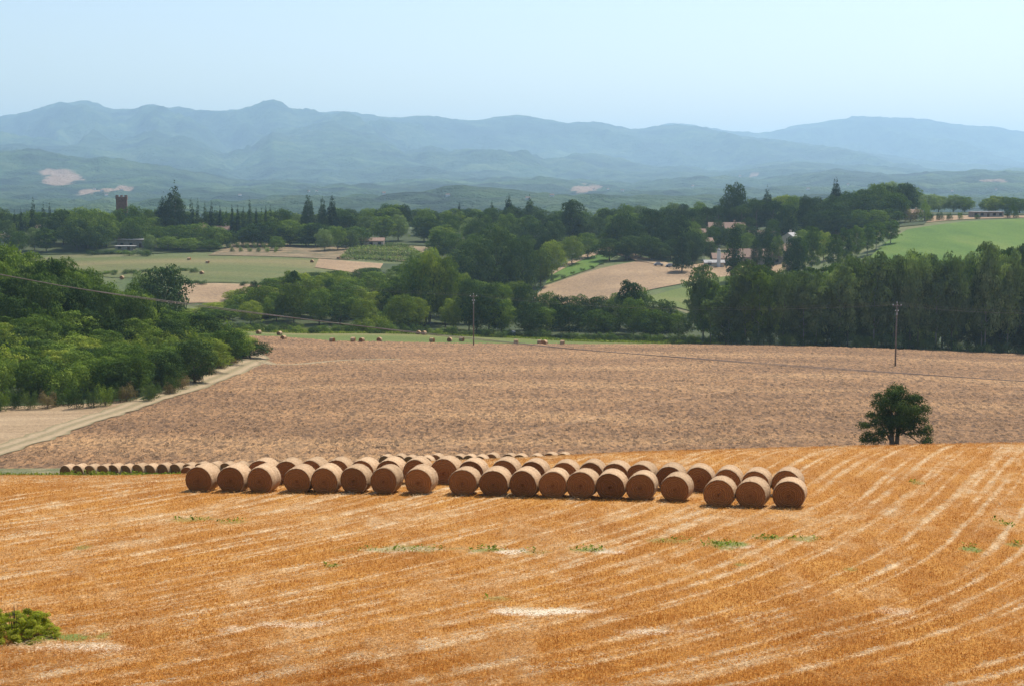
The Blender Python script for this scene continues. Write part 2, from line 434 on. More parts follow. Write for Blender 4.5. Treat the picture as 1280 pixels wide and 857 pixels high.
class MB:
    """collects simple solids into one mesh"""
    def __init__(s): s.v = []; s.f = []; s.m = []
    def add(s, vs, fs, mi=0):
        o = len(s.v); s.v += [tuple(v) for v in vs]; s.f += [tuple(i + o for i in f) for f in fs]; s.m += [mi] * len(fs)
    def box(s, cx, cy, cz, sx, sy, sz, mi=0):
        x, y, z = sx / 2, sy / 2, sz / 2
        s.add([(cx + a * x, cy + b_ * y, cz + c * z) for a in (-1, 1) for b_ in (-1, 1) for c in (-1, 1)],
              [(0, 1, 3, 2), (4, 6, 7, 5), (0, 4, 5, 1), (2, 3, 7, 6), (0, 2, 6, 4), (1, 5, 7, 3)], mi)
    def tube(s, pts, rad, seg=6, mi=0, cap=True):
        rings = []
        pts = [Vector(p) for p in pts]
        for i, p in enumerate(pts):
            d = (pts[min(i + 1, len(pts) - 1)] - pts[max(i - 1, 0)]).normalized()
            a = Vector((0, 0, 1)) if abs(d.z) < 0.9 else Vector((1, 0, 0))
            x = d.cross(a).normalized(); y = d.cross(x).normalized()
            r = rad[i] if hasattr(rad, '__len__') else rad
            rings.append([p + x * (r * math.cos(2 * math.pi * k / seg)) + y * (r * math.sin(2 * math.pi * k / seg)) for k in range(seg)])
        vs = [v for r_ in rings for v in r_]; fs = []
        for i in range(len(rings) - 1):
            for k in range(seg):
                a = i * seg + k; b_ = i * seg + (k + 1) % seg
                fs.append((a, b_, b_ + seg, a + seg))
        if cap: fs += [tuple(range(seg))[::-1], tuple(range((len(rings) - 1) * seg, len(rings) * seg))]
        s.add(vs, fs, mi)
    def mesh(s, name, mats, smooth=False):
        me = bpy.data.meshes.new(name); me.from_pydata(s.v, [], s.f)
        for mm_ in (mats if isinstance(mats, (list, tuple)) else [mats]): me.materials.append(mm_)
        me.polygons.foreach_set('material_index', s.m)
        if smooth: me.polygons.foreach_set('use_smooth', [True] * len(s.f))
        me.update(); return me

# ------------------------------------------------------------------ the ground sheet
def y_rows():
    a = [np.linspace(-60, 36, 49)[:-1], np.arange(36, 130, 1.0), np.arange(130, 420, 2.0), np.arange(420, 1000, 5.0)]
    a.append(np.exp(np.linspace(math.log(1000), math.log(26000), 70)))
    return np.concatenate(a)
YR = y_rows(); TC = np.linspace(-1.3, 1.3, 521)
gx = TC[None, :] * (YR[:, None] + 75); gy = np.repeat(YR[:, None], len(TC), 1)
gzv = ground(gx, gy)
gzv = gzv + (fbm(gx / 700, gy / 700, 3, 3) - 0.5) * 60 * sstep(1100, 3000, gy)
gm = np_mesh('ground', np.stack([gx, gy, gzv], -1).reshape(-1, 3), grid_faces(len(YR), len(TC)), M['ground'], smooth=True)
struct(link('ground', gm))

def inside(poly, x, y):
    c = np.zeros(len(x), bool); n = len(poly)
    for i in range(n):
        x0, y0 = poly[i]; x1, y1 = poly[(i + 1) % n]
        if y0 == y1: continue
        c ^= ((y0 > y) != (y1 > y)) & (x < (x1 - x0) * (y - y0) / (y1 - y0) + x0)
    return c
def patch(name, poly, step, material, lift, kind='structure', wob=0.0):
    """a sheet that follows the land inside a polygon given in metres"""
    pts = []
    n = len(poly)
    for i in range(n):
        a = np.array(poly[i]); b_ = np.array(poly[(i + 1) % n]); L = np.linalg.norm(b_ - a); k = max(1, int(L / step))
        for j in range(k):
            q = a + (b_ - a) * j / k
            if wob and j: q = q + (rng.random(2) - 0.5) * wob
            pts.append(tuple(q))
    arr = np.array(pts); x0, y0 = arr.min(0); x1, y1 = arr.max(0)
    X, Y = np.meshgrid(np.arange(x0, x1, step), np.arange(y0, y1, step)); X = X.ravel(); Y = Y.ravel()
    X = X + (rng.random(len(X)) - .5) * step * .2; Y = Y + (rng.random(len(Y)) - .5) * step * .2
    k = inside(pts, X, Y)
    allp = [Vector(p) for p in pts] + [Vector(p) for p in zip(X[k], Y[k])]
    vs, _, fs, *_r = delaunay_2d_cdt(allp, [], [list(range(len(pts)))], 1, 1e-4)
    vs = np.array([(v.x, v.y) for v in vs]); fs = np.array([f for f in fs if len(f) == 3])
    z = ground(vs[:, 0], vs[:, 1]) + lift
    me = np_mesh(name, np.column_stack([vs, z]), fs, material, smooth=True)
    o = link(name, me)
    if kind: struct(o, kind)
    return o
def pix_poly(pts, y0, y1=1500): return [hit(u, v, y0, y1) for u, v in pts]

# ------------------------------------------------------------------ stubble field
GYs = np.linspace(0, 140, 281)
GXs = np.concatenate([[0], np.cumsum(np.interp((GYs[1:] + GYs[:-1]) / 2, [30, 40, 50, 60, 75, 140], [1.35, 1.15, .74, .50, .42, .41]) * .5)])
def swath(x, y):
    """loose straw left lying along the mown lines, which run up the slope to the right"""
    wob = 3.2 * (fbm(x / 34, y / 34, 2, 41) - 0.5) + 0.35 * (vnoise(x / 5, y / 7, 42) - .5)
    p = 0.926 * (np.interp(y, GYs, GXs) - x) + wob; q = (x + 2.45 * y) / 2.646
    jag = vnoise(x * 1.4, y * 1.1, 5) - .5
    m = np.zeros(np.shape(x))
    for k, (per, off, wd, amp, sd, thr) in enumerate(((3.9, 0.0, .17, .85, 31, .36), (3.9, 1.15, .12, .80, 33, .36), (2.1, .4, .11, .78, 35, .40), (5.3, 2.0, .18, .75, 36, .42), (1.27, .2, .09, .62, 38, .42))):
        dd = np.abs(((p + off) / per) % 1 - .5) * per
        wv = wd * (0.6 + 1.1 * vnoise(p / per, q / 6.0, sd + 60))
        m = np.maximum(m, amp * sstep(1.25, .5, (dd + .30 * jag * wd * 2.5) / wv) * sstep(thr, thr + .2, fbm(p / 3.2, q / 13, 3, sd)))
    m = np.maximum(m, 0.50 * sstep(0.60, 0.80, 0.5 * vnoise(p / 0.5, q / 5.0, 11) + 0.5 * vnoise(p / 0.22, q / 2.2, 12) + (fbm(x / 9, y / 14, 3, 21) - 0.5) * 0.6))
    p3 = (y + 1.9 * x) / 2.15
    m = np.maximum(m, 0.35 * sstep(0.90, 0.99, 1 - np.abs(((p3 / 7.3) % 1) - 0.5) * 2) * sstep(0.56, 0.70, fbm(x / 8, y / 12, 2, 37)))
    m = np.maximum(m, 0.34 * sstep(0.56, 0.74, fbm(x / 1.6, y / 4.5, 3, 71)))
    m = np.maximum(m, 0.5 * sstep(0.30, 0.62, fbm(p / 1.2, q / 7, 3, 73)) * np.exp(-((y - 68 + .06 * x) / 3.5) ** 2))
    return np.clip(m * (0.45 + 1.0 * vnoise(x / 0.5, y / 0.9, 72)), 0, 1)
def spots(lst, y0=36, y1=118):
    out = []
    for u, v, w, h, a in lst:
        x, y = hit(u, v, y0, y1); xa, ya = hit(u, v - h / 2, y0, y1); xb, yb = hit(u, v + h / 2, y0, y1)
        out.append((x, y, w / 2 * y / F_PX, max(0.3, abs(ya - yb) / 2), a))
    return out
def spotmask(lst, x, y, seed):
    r = np.zeros(x.shape)
    n = fbm(x / 0.7, y / 0.9, 3, seed)
    for cx_, cy_, wx, wy, a in lst:
        d = np.sqrt(((x - cx_) / wx) ** 2 + ((y - cy_) / wy) ** 2)
        r = np.maximum(r, a * sstep(1.15, 0.55, d + (n - 0.5) * 1.5))
    return r
WEED = spots([(500, 687, 130, 8, .55), (610, 688, 50, 6, .9), (668, 691, 40, 5, .35), (735, 688, 46, 7, .9), (905, 681, 60, 10, 1), (960, 673, 42, 6, .9), (1005, 674, 44, 6, .7),
              (1214, 687, 22, 9, 1), (925, 706, 14, 4, .8), (1062, 712, 20, 4, .6), (1268, 681, 20, 6, .8), (103, 685, 20, 5, .7), (415, 708, 24, 6, .6), (240, 650, 60, 6, .5), (1145, 603, 14, 5, .6),
              (70, 798, 90, 9, 1.0), (130, 796, 16, 10, .8), (1255, 655, 12, 12, .5), (840, 676, 60, 6, .5), (620, 749, 40, 4, .5), (290, 653, 40, 5, .5)])
CHAFF = spots([(640, 690, 60, 6, .8), (490, 688, 140, 6, .45), (760, 691, 50, 5, .7), (925, 684, 50, 5, .5), (690, 765, 120, 10, 1.0), (820, 790, 90, 8, .7), (630, 764, 50, 6, .6), (365, 782, 80, 8, .5),
               (120, 810, 150, 10, .6), (290, 788, 40, 12, .4), (1120, 765, 60, 14, .35)])
ys_ = np.concatenate([np.linspace(4, 36, 30)[:-1], np.arange(36, 80, .2), np.arange(80, 121, .4)])
tc_ = np.linspace(-0.75, 0.75, 760)
X = tc_[None, :] * (ys_[:, None] + 10); Y = np.repeat(ys_[:, None], len(tc_), 1)
SWv = swath(X, Y); Wv = spotmask(WEED, X, Y, 81); Cv = spotmask(CHAFF, X, Y, 91)
Z = ground(X, Y) + 0.03 + 0.05 * (fbm(X / 0.5, Y / 0.5, 2, 51) - 0.5) * (Y > 34) + 0.07 * SWv * vnoise(X / .3, Y / .3, 61)
me = np_mesh('stubble_field', np.stack([X, Y, Z], -1).reshape(-1, 3), grid_faces(len(ys_), len(tc_)), M['stubble'],
             attrs={'swath': SWv, 'weed': Wv, 'chaff': Cv}, smooth=True)
struct(link('stubble_field', me))

# ------------------------------------------------------------------ weedy strip beyond the crest, ploughed field
def poly_grid(poly_uY):
    return [(px(u, y), y) for u, y in poly_uY]
patch('weedy_strip', poly_grid([(-120, 121), (1400, 121), (1400, 164), (-120, 163)]), 2.0, M['weeds'], 0.04)

fe = [hit(u, v, 300, 520) for u, v in [(300, 421), (345, 421), (420, 427), (560, 429.5), (700, 430.5), (900, 431.5), (1120, 437), (1279, 443)]]
trackC = [hit(u, v, 160, 420) for u, v in [(-90, 590), (0, 562), (60, 543), (120, 522), (180, 502), (230, 487), (280, 468), (306, 456), (322, 448), (314, 441), (296, 437)]]
pl_poly = [(px(-150, 162), 162)] + [(px(-90, 185), 185)] + trackC[1:9] + [hit(312, 440, 300, 420)] + fe + [(px(1500, 395), 395), (px(1500, 162), 162)]
yy = np.exp(np.linspace(math.log(162), math.log(470), 560)); ss = np.linspace(s_of(-150), s_of(1500), 1250)
X = ss[None, :] * yy[:, None]; Y = np.repeat(yy[:, None], len(ss), 1)
X = X + (rng.random(X.shape) - .5) * 0.16
base = ground(X, Y)
cl = rng.random(X.shape) ** 2.2
rough = 0.10 + 0.16 * cl * (0.5 + fbm(X / 7, Y / 7, 3, 7))
Z = base + 0.03 + rough * (0.35 + 0.9 * vnoise(X / .8, Y / 1.3, 9)) + 0.22 * (vnoise(X / .36, Y / .9, 10) ** 2) + 0.16 * (fbm(X / 3, Y / 5, 2, 19) - .5)
# packed wheel lines
def seg_d(x, y, pts):
    d = np.full(x.shape, 1e9)
    for (x0, y0), (x1, y1) in zip(pts[:-1], pts[1:]):
        t = np.clip(((x - x0) * (x1 - x0) + (y - y0) * (y1 - y0)) / ((x1 - x0) ** 2 + (y1 - y0) ** 2), 0, 1)
        d = np.minimum(d, np.hypot(x - x0 - t * (x1 - x0), y - y0 - t * (y1 - y0)))
    return d
wl = [hit(u, v, 165, 300) for u, v in [(560, 560), (640, 545), (740, 523), (830, 503), (920, 487)]]
Z = np.where(seg_d(X, Y, wl) < 0.9, base + 0.12, Z)
sideC = [hit(u, v, 280, 420) for u, v in [(318, 447), (340, 455.5), (365, 456), (400, 453), (430, 450.5), (500, 449)]]
k_ = np.minimum(sstep(2.2, 4.0, seg_d(X, Y, trackC)), sstep(1.2, 2.4, seg_d(X, Y, sideC)))
Z = base + 0.02 + (Z - base - 0.02) * k_ * sstep(162, 168, Y)
fc = grid_faces(len(yy), len(ss))
cxm = X.ravel()[fc].mean(1); cym = Y.ravel()[fc].mean(1)
fc = fc[inside(pl_poly, cxm, cym)]
used, inv = np.unique(fc, return_inverse=True)
me = np_mesh('ploughed_field', np.stack([X, Y, Z], -1).reshape(-1, 3)[used], inv.reshape(fc.shape), M['plough'], smooth=False)
struct(link('ploughed_field', me))

patch('dry_grass_field', [(px(-150, 185), 185)] + trackC[1:9] + [(px(300, 352), 352), (px(200, 270), 270), (px(100, 262), 262), (px(-150, 262), 262)], 2.5, M['pale_grass'], 0.05)
patch('meadow', [hit(u, v, 300, 520) for u, v in [(296, 428), (345, 421.5), (420, 427.5), (560, 430), (700, 431), (915, 432)]] + [(px(930, 470), 470), (px(640, 490), 490), (px(420, 478), 478), (px(240, 470), 470)], 5, M['meadow'], 0.10)
patch('dry_grass_margin', pix_poly([(312, 440), (352, 447), (375, 452), (352, 459), (310, 466), (326, 450)], 280, 420), 2, M['pale_grass'], 0.07)

def ribbon(name, pts, width, material, lift, sub=6, kind='structure'):
    P = []
    for i in range(len(pts) - 1):
        p0 = np.array(pts[max(i - 1, 0)]); p1 = np.array(pts[i]); p2 = np.array(pts[i + 1]); p3 = np.array(pts[min(i + 2, len(pts) - 1)])
        for k in range(sub):
            t = k / sub
            P.append(0.5 * (2 * p1 + (p2 - p0) * t + (2 * p0 - 5 * p1 + 4 * p2 - p3) * t * t + (3 * p1 - p0 - 3 * p2 + p3) * t ** 3))
    P.append(np.array(pts[-1])); P = np.array(P)
    d = np.gradient(P, axis=0); d /= np.linalg.norm(d, axis=1)[:, None]; nrm = np.stack([-d[:, 1], d[:, 0]], 1)
    cols = np.linspace(-1, 1, 13); rut = np.array([0, .25, .9, 1, .8, .3, .15, .3, .8, 1, .9, .25, 0])
    w = width / 2 * (0.85 + 0.5 * rng.random(len(P)))
    G = P[:, None, :] + nrm[:, None, :] * (cols[None, :, None] * w[:, None, None])
    Zr = ground(G[..., 0], G[..., 1]) + lift - 0.05 * rut[None, :]
    me_ = np_mesh(name, np.concatenate([G, Zr[..., None]], -1).reshape(-1, 3), grid_faces(len(P), 13), material, attrs={'rut': np.tile(rut, len(P))}, smooth=True)
    return struct(link(name, me_), kind)
ribbon('dirt_track', trackC, 4.6, M['track'], 0.12)
ribbon('side_path', sideC, 2.4, M['track'], 0.14)

# mid-distance fields
patch('green_meadow', poly_grid([(60, 705), (250, 706), (430, 700), (480, 690), (470, 640), (440, 585), (330, 578), (232, 576), (140, 600), (80, 640)]), 12, M['green_field'], 0.25)
patch('mown_field', poly_grid([(215, 528), (330, 528), (345, 574), (232, 573)]), 10, M['tan_field'], 0.30)
patch('hillside_field', poly_grid([(262, 709), (430, 703), (452, 712), (430, 770), (300, 795), (285, 760)]), 10, M['earth_slope'], 0.25)
patch('dry_bank', poly_grid([(395, 655), (470, 640), (480, 690), (400, 699)]), 10, M['tan_field'], 0.5)
patch('vineyard_ground', poly_grid([(425, 715), (545, 700), (548, 770), (440, 790)]), 10, M['earth_slope'], 0.5)
patch('farm_field', pix_poly([(655, 366), (700, 352), (752, 336), (800, 327), (835, 334), (868, 342), (872, 352), (800, 366), (740, 380), (690, 384)], 480, 760), 8, M['tan_field'], 0.30)
patch('grass_verge', pix_poly([(648, 362), (690, 343), (725, 325), (752, 314), (770, 320), (742, 336), (700, 350), (660, 362)], 480, 800), 8, M['crop_green'], 0.35)
patch('farm_lane', pix_poly([(700, 334), (748, 312), (775, 308), (800, 322), (835, 330), (880, 334), (880, 338), (835, 335), (795, 327), (762, 316), (735, 323), (690, 345)], 560, 800), 6, M['pale_grass'], 0.5)
patch('farmyard', pix_poly([(836, 336), (880, 330), (990, 330), (985, 340), (920, 345), (872, 350)], 560, 760), 6, M['tan_field'], 0.42)
patch('small_field', pix_poly([(900, 345), (945, 343), (940, 385), (880, 395), (800, 375), (870, 356)], 480, 740), 6, M['meadow'], 0.36)
patch('crop_field', poly_grid([(1065, 600), (1075, 620), (1100, 690), (1130, 752), (1200, 780), (1300, 792), (1450, 800), (1450, 600)]), 12, M['crop_green'], 0.3)
patch('bare_strip', poly_grid([(1150, 790), (1205, 801), (1300, 808), (1420, 812), (1420, 850), (1160, 850)]), 12, M['tan_field'], 0.3)

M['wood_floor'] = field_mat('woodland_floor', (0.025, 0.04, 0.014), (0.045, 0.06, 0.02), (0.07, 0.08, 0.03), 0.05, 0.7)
eY = [(-140, 236), (0, 235), (100, 237), (180, 241), (235, 266), (270, 297), (300, 333), (316, 352)]
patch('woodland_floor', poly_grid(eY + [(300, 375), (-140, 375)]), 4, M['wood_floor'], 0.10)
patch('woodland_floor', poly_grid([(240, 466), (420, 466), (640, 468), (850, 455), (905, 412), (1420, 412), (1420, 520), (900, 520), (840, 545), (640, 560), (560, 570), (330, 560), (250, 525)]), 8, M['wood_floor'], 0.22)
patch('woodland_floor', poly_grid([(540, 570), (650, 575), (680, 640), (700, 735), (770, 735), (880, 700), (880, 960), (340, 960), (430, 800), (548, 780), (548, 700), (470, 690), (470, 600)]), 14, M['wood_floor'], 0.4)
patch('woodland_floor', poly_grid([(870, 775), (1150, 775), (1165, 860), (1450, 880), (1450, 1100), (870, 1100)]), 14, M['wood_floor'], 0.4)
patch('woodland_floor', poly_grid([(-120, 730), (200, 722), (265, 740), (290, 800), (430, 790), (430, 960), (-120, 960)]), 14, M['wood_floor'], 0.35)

# ------------------------------------------------------------------ mountains
ys_ = np.exp(np.linspace(math.log(1250), math.log(24000), 340)); ss = np.linspace(-0.85, 0.85, 900)
S, Y = np.meshgrid(ss, ys_); X = S * Y
U = S * F_PX * math.cos(PITCH) + CX
def prof(pts):
    a = np.array(pts, float); return lambda u: np.interp(u, a[:, 0], a[:, 1])
sky_main = prof([(-600, 175), (-300, 158), (-100, 160), (0, 150), (30, 145), (60, 138), (85, 131), (110, 129.5), (130, 133), (150, 141), (178, 140), (190, 133), (200, 132), (212, 137), (228, 137), (250, 141),
                 (290, 142), (315, 139), (345, 133), (365, 137), (385, 143), (420, 142), (450, 144), (480, 149), (505, 151), (540, 148), (565, 152), (600, 154), (625, 149), (660, 148), (700, 153), (745, 153),
                 (785, 162), (820, 160), (850, 158), (885, 163), (920, 172), (980, 182), (1060, 190), (1180, 205), (1300, 215), (1500, 228)])
sky_far = prof([(500, 200), (700, 175), (780, 168), (840, 158), (870, 160), (900, 165), (945, 168), (970, 163), (1000, 155), (1040, 150), (1075, 147), (1120, 147), (1160, 151), (1190, 155), (1225, 158), (1280, 165), (1400, 170), (1700, 190), (2000, 215)])
sky_low = prof([(-500, 188), (0, 192), (45, 192), (80, 199), (130, 206), (180, 214), (230, 221), (300, 230), (360, 226), (440, 234), (520, 228), (600, 236), (680, 230), (780, 236), (870, 228), (950, 232), (1040, 222), (1120, 228), (1210, 220), (1280, 224), (1500, 220)])
sky_mid = prof([(-400, 178), (0, 172), (60, 178), (150, 188), (210, 172), (250, 186), (300, 200), (345, 176), (400, 190), (450, 205), (540, 190), (600, 200), (660, 205), (720, 196), (800, 210), (900, 216), (1000, 205), (1100, 213), (1200, 220), (1300, 214), (1600, 225)])
def ridge(y, yc, wf, wb):
    d = y - yc
    return np.where(d < 0, np.exp(-(d / wf) ** 2), np.exp(-(d / wb) ** 2))
base = ground(X, Y)
def rid(x, y, seed, oct_=5):
    s_ = 0; a = 1; t = 0
    for o in range(oct_):
        n = 1 - np.abs(2 * vnoise(x * 2 ** o + 3.7 * o, y * 2 ** o + 9.1 * o, seed + o) - 1)
        s_ = s_ + a * n; t += a; a *= 0.52
    return s_ / t
H = np.zeros_like(X)
warp = 900 * (fbm(X / 3500, Y / 3500, 3, 301) - 0.5)
sky_foot = prof([(-500, 238), (0, 240), (80, 244), (170, 247), (260, 244), (350, 250), (430, 245), (520, 250), (600, 246), (700, 252), (790, 247), (880, 244), (960, 238), (1030, 242), (1110, 236), (1190, 240), (1280, 236), (1500, 238)])
for f_, yc, wf, wb, am, sd in ((sky_foot, 3600, 900, 2200, .5, 391), (sky_low, 6200, 1500, 2400, .35, 401), (sky_mid, 9800, 3000, 1500, .95, 411), (sky_main, 13200, 4600, 2200, 1.0, 421), (sky_far, 16500, 2800, 3000, .8, 431)):
    yc2 = yc + (warp if f_ is not sky_main and f_ is not sky_far else 0)
    hh = np.maximum(ratio(f_(U) + 2.0) * yc2 - base, 0)
    k = ridge(Y, yc2, wf, wb)
    rn = sstep(.38, .86, rid((X + 900 * fbm(X / 2600, Y / 2600, 2, sd + 9)) / 1500 + 0.45 * (Y / 2100), Y / 5200, sd))
    cut = 1 - am * (1 - rn) * (1 - k ** 3) * 1.3
    H = np.maximum(H, hh * k * np.clip(cut, 0.1, 1.1))
H = H + (70 + 230 * sstep(150, 500, H)) * (rid(X / 620 + .3 * Y / 900, Y / 1100, 441, 5) - 0.66) * sstep(20, 160, H) * (1 - 0.9 * sstep(10800, 12600, Y) * (1 - sstep(13800, 15200, Y))) * (1 - 0.85 * sstep(15300, 16300, Y))
H = H * sstep(3300, 4700, Y)
Zm = base + (fbm(X / 700, Y / 700, 3, 3) - 0.5) * 60 * sstep(1100, 3000, Y) + H - 3 + 9 * sstep(1250, 1700, Y) + (16 * vnoise(X / 70, Y / 90, 77) + 12 * vnoise(X / 31, Y / 60, 78)) * sstep(1300, 2500, Y)
# cleared slopes
Vr = CY - F_PX * np.tan(np.arctan2(Zm, Y) + PITCH)
clr = np.zeros_like(X)
for u, v, w, h in ((85, 223, 42, 17), (115, 240, 26, 6), (140, 238, 26, 6), (158, 236, 16, 7), (727, 237, 20, 8), (742, 234, 24, 5), (940, 220, 16, 3), (1235, 226, 30, 3)):
    d = np.sqrt(((U - u) / (w / 2)) ** 2 + ((Vr - v) / (h / 2)) ** 2)
    clr = np.maximum(clr, sstep(1.15, 0.85, d + (fbm(X / 90, Y / 150, 4, 501) - .5) * 2.6) * (Y < 12500))
me = np_mesh('mountains', np.stack([X, Y, Zm], -1).reshape(-1, 3), grid_faces(len(ys_), len(ss)), M['mountain'], attrs={'clearing': clr}, smooth=True)
struct(link('mountains', me))

# ------------------------------------------------------------------ the air
def box_mesh(name, x0, x1, y0, y1, z0, z1, m_):
    vs = [(x, y, z) for x in (x0, x1) for y in (y0, y1) for z in (z0, z1)]
    fs = [(0, 1, 3, 2), (4, 6, 7, 5), (0, 4, 5, 1), (2, 3, 7, 6), (0, 2, 6, 4), (1, 5, 7, 3)]
    me_ = bpy.data.meshes.new(name); me_.from_pydata(vs, [], fs); me_.materials.append(m_); return me_
hm = bpy.data.materials.new('haze'); hm.use_nodes = True
nt = hm.node_tree; nt.nodes.remove(nt.nodes['Principled BSDF'])
pv = N(nt, 'ShaderNodeVolumePrincipled')
pv.inputs['Color'].default_value = (0.52, 0.765, 1.0, 1)
pv.inputs['Density'].default_value = 0.84e-4
pv.inputs['Anisotropy'].default_value = 0.3
nt.links.new(pv.outputs[0], nt.nodes['Material Output'].inputs['Volume'])
zmin = float(min(Zm.min(), gzv.min())); zmax = float(Zm.max())
print('Z range', zmin, zmax)
hz = link('haze', box_mesh('haze', -36000, 36000, -400, 27500, zmin - 1.0, zmax + 25.0, hm)); hz['kind'] = 'stuff'

# ------------------------------------------------------------------ foliage prototypes (unit height, radius about half the width)
def leaves_mesh(name, centres, normals, sizes, tints, material, r_=None, droop=0.0, aspect=1.0):
    r_ = r_ or rng
    n = len(centres)
    nr = normals + r_.normal(0, 0.30, (n, 3)); nr /= np.linalg.norm(nr, axis=1)[:, None]
    a = r_.normal(0, 1, (n, 3)); a[:, 2] += droop
    t1 = np.cross(nr, a); t1 /= np.linalg.norm(t1, axis=1)[:, None]
    t2 = np.cross(nr, t1)
    s = sizes[:, None]
    k1 = (0.6 + 0.8 * r_.random((n, 1))) * aspect; k2 = 0.6 + 0.8 * r_.random((n, 1))
    V = np.stack([centres - t1 * s * k1, centres + t2 * s * 0.55 * k2, centres + t1 * s * k1, centres - t2 * s * 0.55 * k2], 1).reshape(-1, 3)
    Fq = np.arange(4 * n).reshape(n, 4)
    return np_mesh(name, V, Fq, material, fattrs={'tint': np.clip(tints, 0, 1)})

def lobe_crown(lobes, n, leaf, r_, shell=0.22):
    """lobes: (cx,cy,cz,rx,rz); returns centres, normals, sizes, tints"""
    L = np.array(lobes, float)
    w = (L[:, 3] ** 2) * L[:, 4] ** 0.6; w /= w.sum()
    i = r_.choice(len(L), n, p=w)
    d = r_.normal(0, 1, (n, 3)); d /= np.linalg.norm(d, axis=1)[:, None]
    d[:, 2] = np.where((d[:, 2] < -0.2) & (r_.random(n) < 0.55), -d[:, 2], d[:, 2])
    # small secondary bumps on each lobe
    bump_ = 1 + 0.28 * (vnoise(d[:, 0] * 3 + i * 7.1, d[:, 2] * 3 + d[:, 1] * 3 + i * 3.3, 77) - 0.5) * 2
    rad = (1 - shell * r_.random(n) ** 1.6) * bump_
    c = L[i, :3] + d * rad[:, None] * np.stack([L[i, 3], L[i, 3], L[i, 4]], 1)
    tl = r_.random(len(L))
    tint = 0.45 * tl[i] + 0.35 * vnoise(c[:, 0] * 9, c[:, 2] * 9 + c[:, 1] * 7, 88) + 0.28 * r_.random(n)
    return c, d, leaf * (0.6 + 0.8 * r_.random(n)), tint

def lobes_round(r_, nl=34, bot=0.03, wide=0.5, squash=1.0):
    out = []
    cz = bot + (1 - bot) * 0.52; rz = (1 - bot) * 0.40
    for k in range(nl):
        th = k * 2.399 + r_.random() * 0.8; q = 1 - 2 * (k + 0.5) / nl
        rr = math.sqrt(max(0, 1 - q * q)) * (0.60 + 0.2 * r_.random())
        x, y, z = rr * math.cos(th) * wide * 0.9, rr * math.sin(th) * wide * 0.9, cz + q * rz * (0.78 + 0.2 * r_.random())
        rr2 = wide * (0.17 + 0.15 * r_.random())
        out.append((x, y, z, rr2, rr2 * (0.62 + 0.3 * r_.random()) * squash))
    out.append((0, 0, cz, wide * 0.55, rz * 0.75))
    for k in range(6):
        th = r_.random() * 6.28; rr = wide * (0.75 + .25 * r_.random()); h = r_.random()
        out.append((rr * math.cos(th), rr * math.sin(th), bot + (1 - bot) * (0.15 + 0.6 * h), wide * .15, wide * .13))
    return out
def lobes_column(r_, nl=26, bot=0.06, wide=0.17, pointed=1.0):
    out = []
    for k in range(nl):
        f = (k + 0.5) / nl; z = bot + (0.96 - bot) * f
        prof_ = (math.sin(math.pi * min(1, f * 0.9 + 0.14)) ** 0.6) if pointed < 1.5 else (1 - f) ** 0.75 * min(1, 0.55 + f * 3)
        th = r_.random() * 6.28; rr = wide * prof_ * 0.5 * r_.random() ** 0.5
        out.append((rr * math.cos(th), rr * math.sin(th), z, wide * prof_ * (0.55 + 0.3 * r_.random()) + 0.01, 0.05 + 0.035 * r_.random()))
    return out
def lobes_tiers(r_, tiers=8, wide=0.32, flatness=0.075):
    out = []
    for k in range(tiers):
        f = k / (tiers - 1); z = 0.14 + 0.80 * f; w = wide * (1 - f) ** 0.8 + 0.03
        m_ = 7 if f < 0.7 else 4
        for j in range(m_):
            th = j * 6.283 / m_ + r_.random(); rr = w * (0.5 + 0.35 * r_.random())
            out.append((rr * math.cos(th), rr * math.sin(th), z + 0.03 * r_.random(), w * 0.42, flatness))
    out.append((0, 0, .45, wide * 0.5, .42)); out.append((0, 0, .93, .03, .07))
    return out
def lobes_umbrella(r_):
    out = []
    for k in range(16):
        th = k * 2.399; rr = 0.42 * math.sqrt((k + .5) / 16)
        out.append((rr * math.cos(th), rr * math.sin(th), 0.84 - 0.25 * rr + 0.04 * r_.random(), 0.15, 0.085))
    return out
def lobes_shrub(r_, nl=12, wide=0.6):
    out = []
    for k in range(nl):
        th = r_.random() * 6.28; rr = wide * 0.75 * r_.random() ** .5; f = r_.random()
        out.append((rr * math.cos(th), rr * math.sin(th), 0.10 + 0.60 * f * (1 - rr / wide * 0.6), wide * 0.36, 0.24))
    return out

def trunk_mesh(r_, h=0.7, rad=0.022, limbs=6, stems=1, m_=None, spread=0.3, lo=0.22):
    mb = MB()
    for s_ in range(stems):
        ox, oy = ((r_.random() - .5) * 0.10, (r_.random() - .5) * 0.10) if stems > 1 else (0, 0)
        tip = Vector((ox * 3 + (r_.random() - .5) * .1, oy * 3 + (r_.random() - .5) * .1, h))
        pts = [Vector((ox, oy, -0.05)), Vector((ox * 1.3, oy * 1.3, h * .3)), Vector((ox * 2 + .01, oy * 2, h * .65)), tip]
        mb.tube(pts, [rad * 1.25, rad * .9, rad * .6, rad * .2], 7)
        for k in range(limbs):
            f = lo + (0.9 - lo) * (k + .5) / limbs; z = h * f
            th = k * 2.4 + r_.random(); L = spread * (0.7 + .5 * r_.random()) * (1.1 - .6 * f)
            b0 = Vector((ox * (1 + f * 2), oy * (1 + f * 2), z)); e = b0 + Vector((math.cos(th) * L, math.sin(th) * L, L * 0.75))
            mid = (b0 + e) / 2 + Vector((0, 0, -L * .08))
            mb.tube([b0, mid, e], [rad * .5 * (1.1 - f * .5), rad * .35, rad * .1], 5)
    return mb.mesh('trunk', m_ or M['bark'], True)

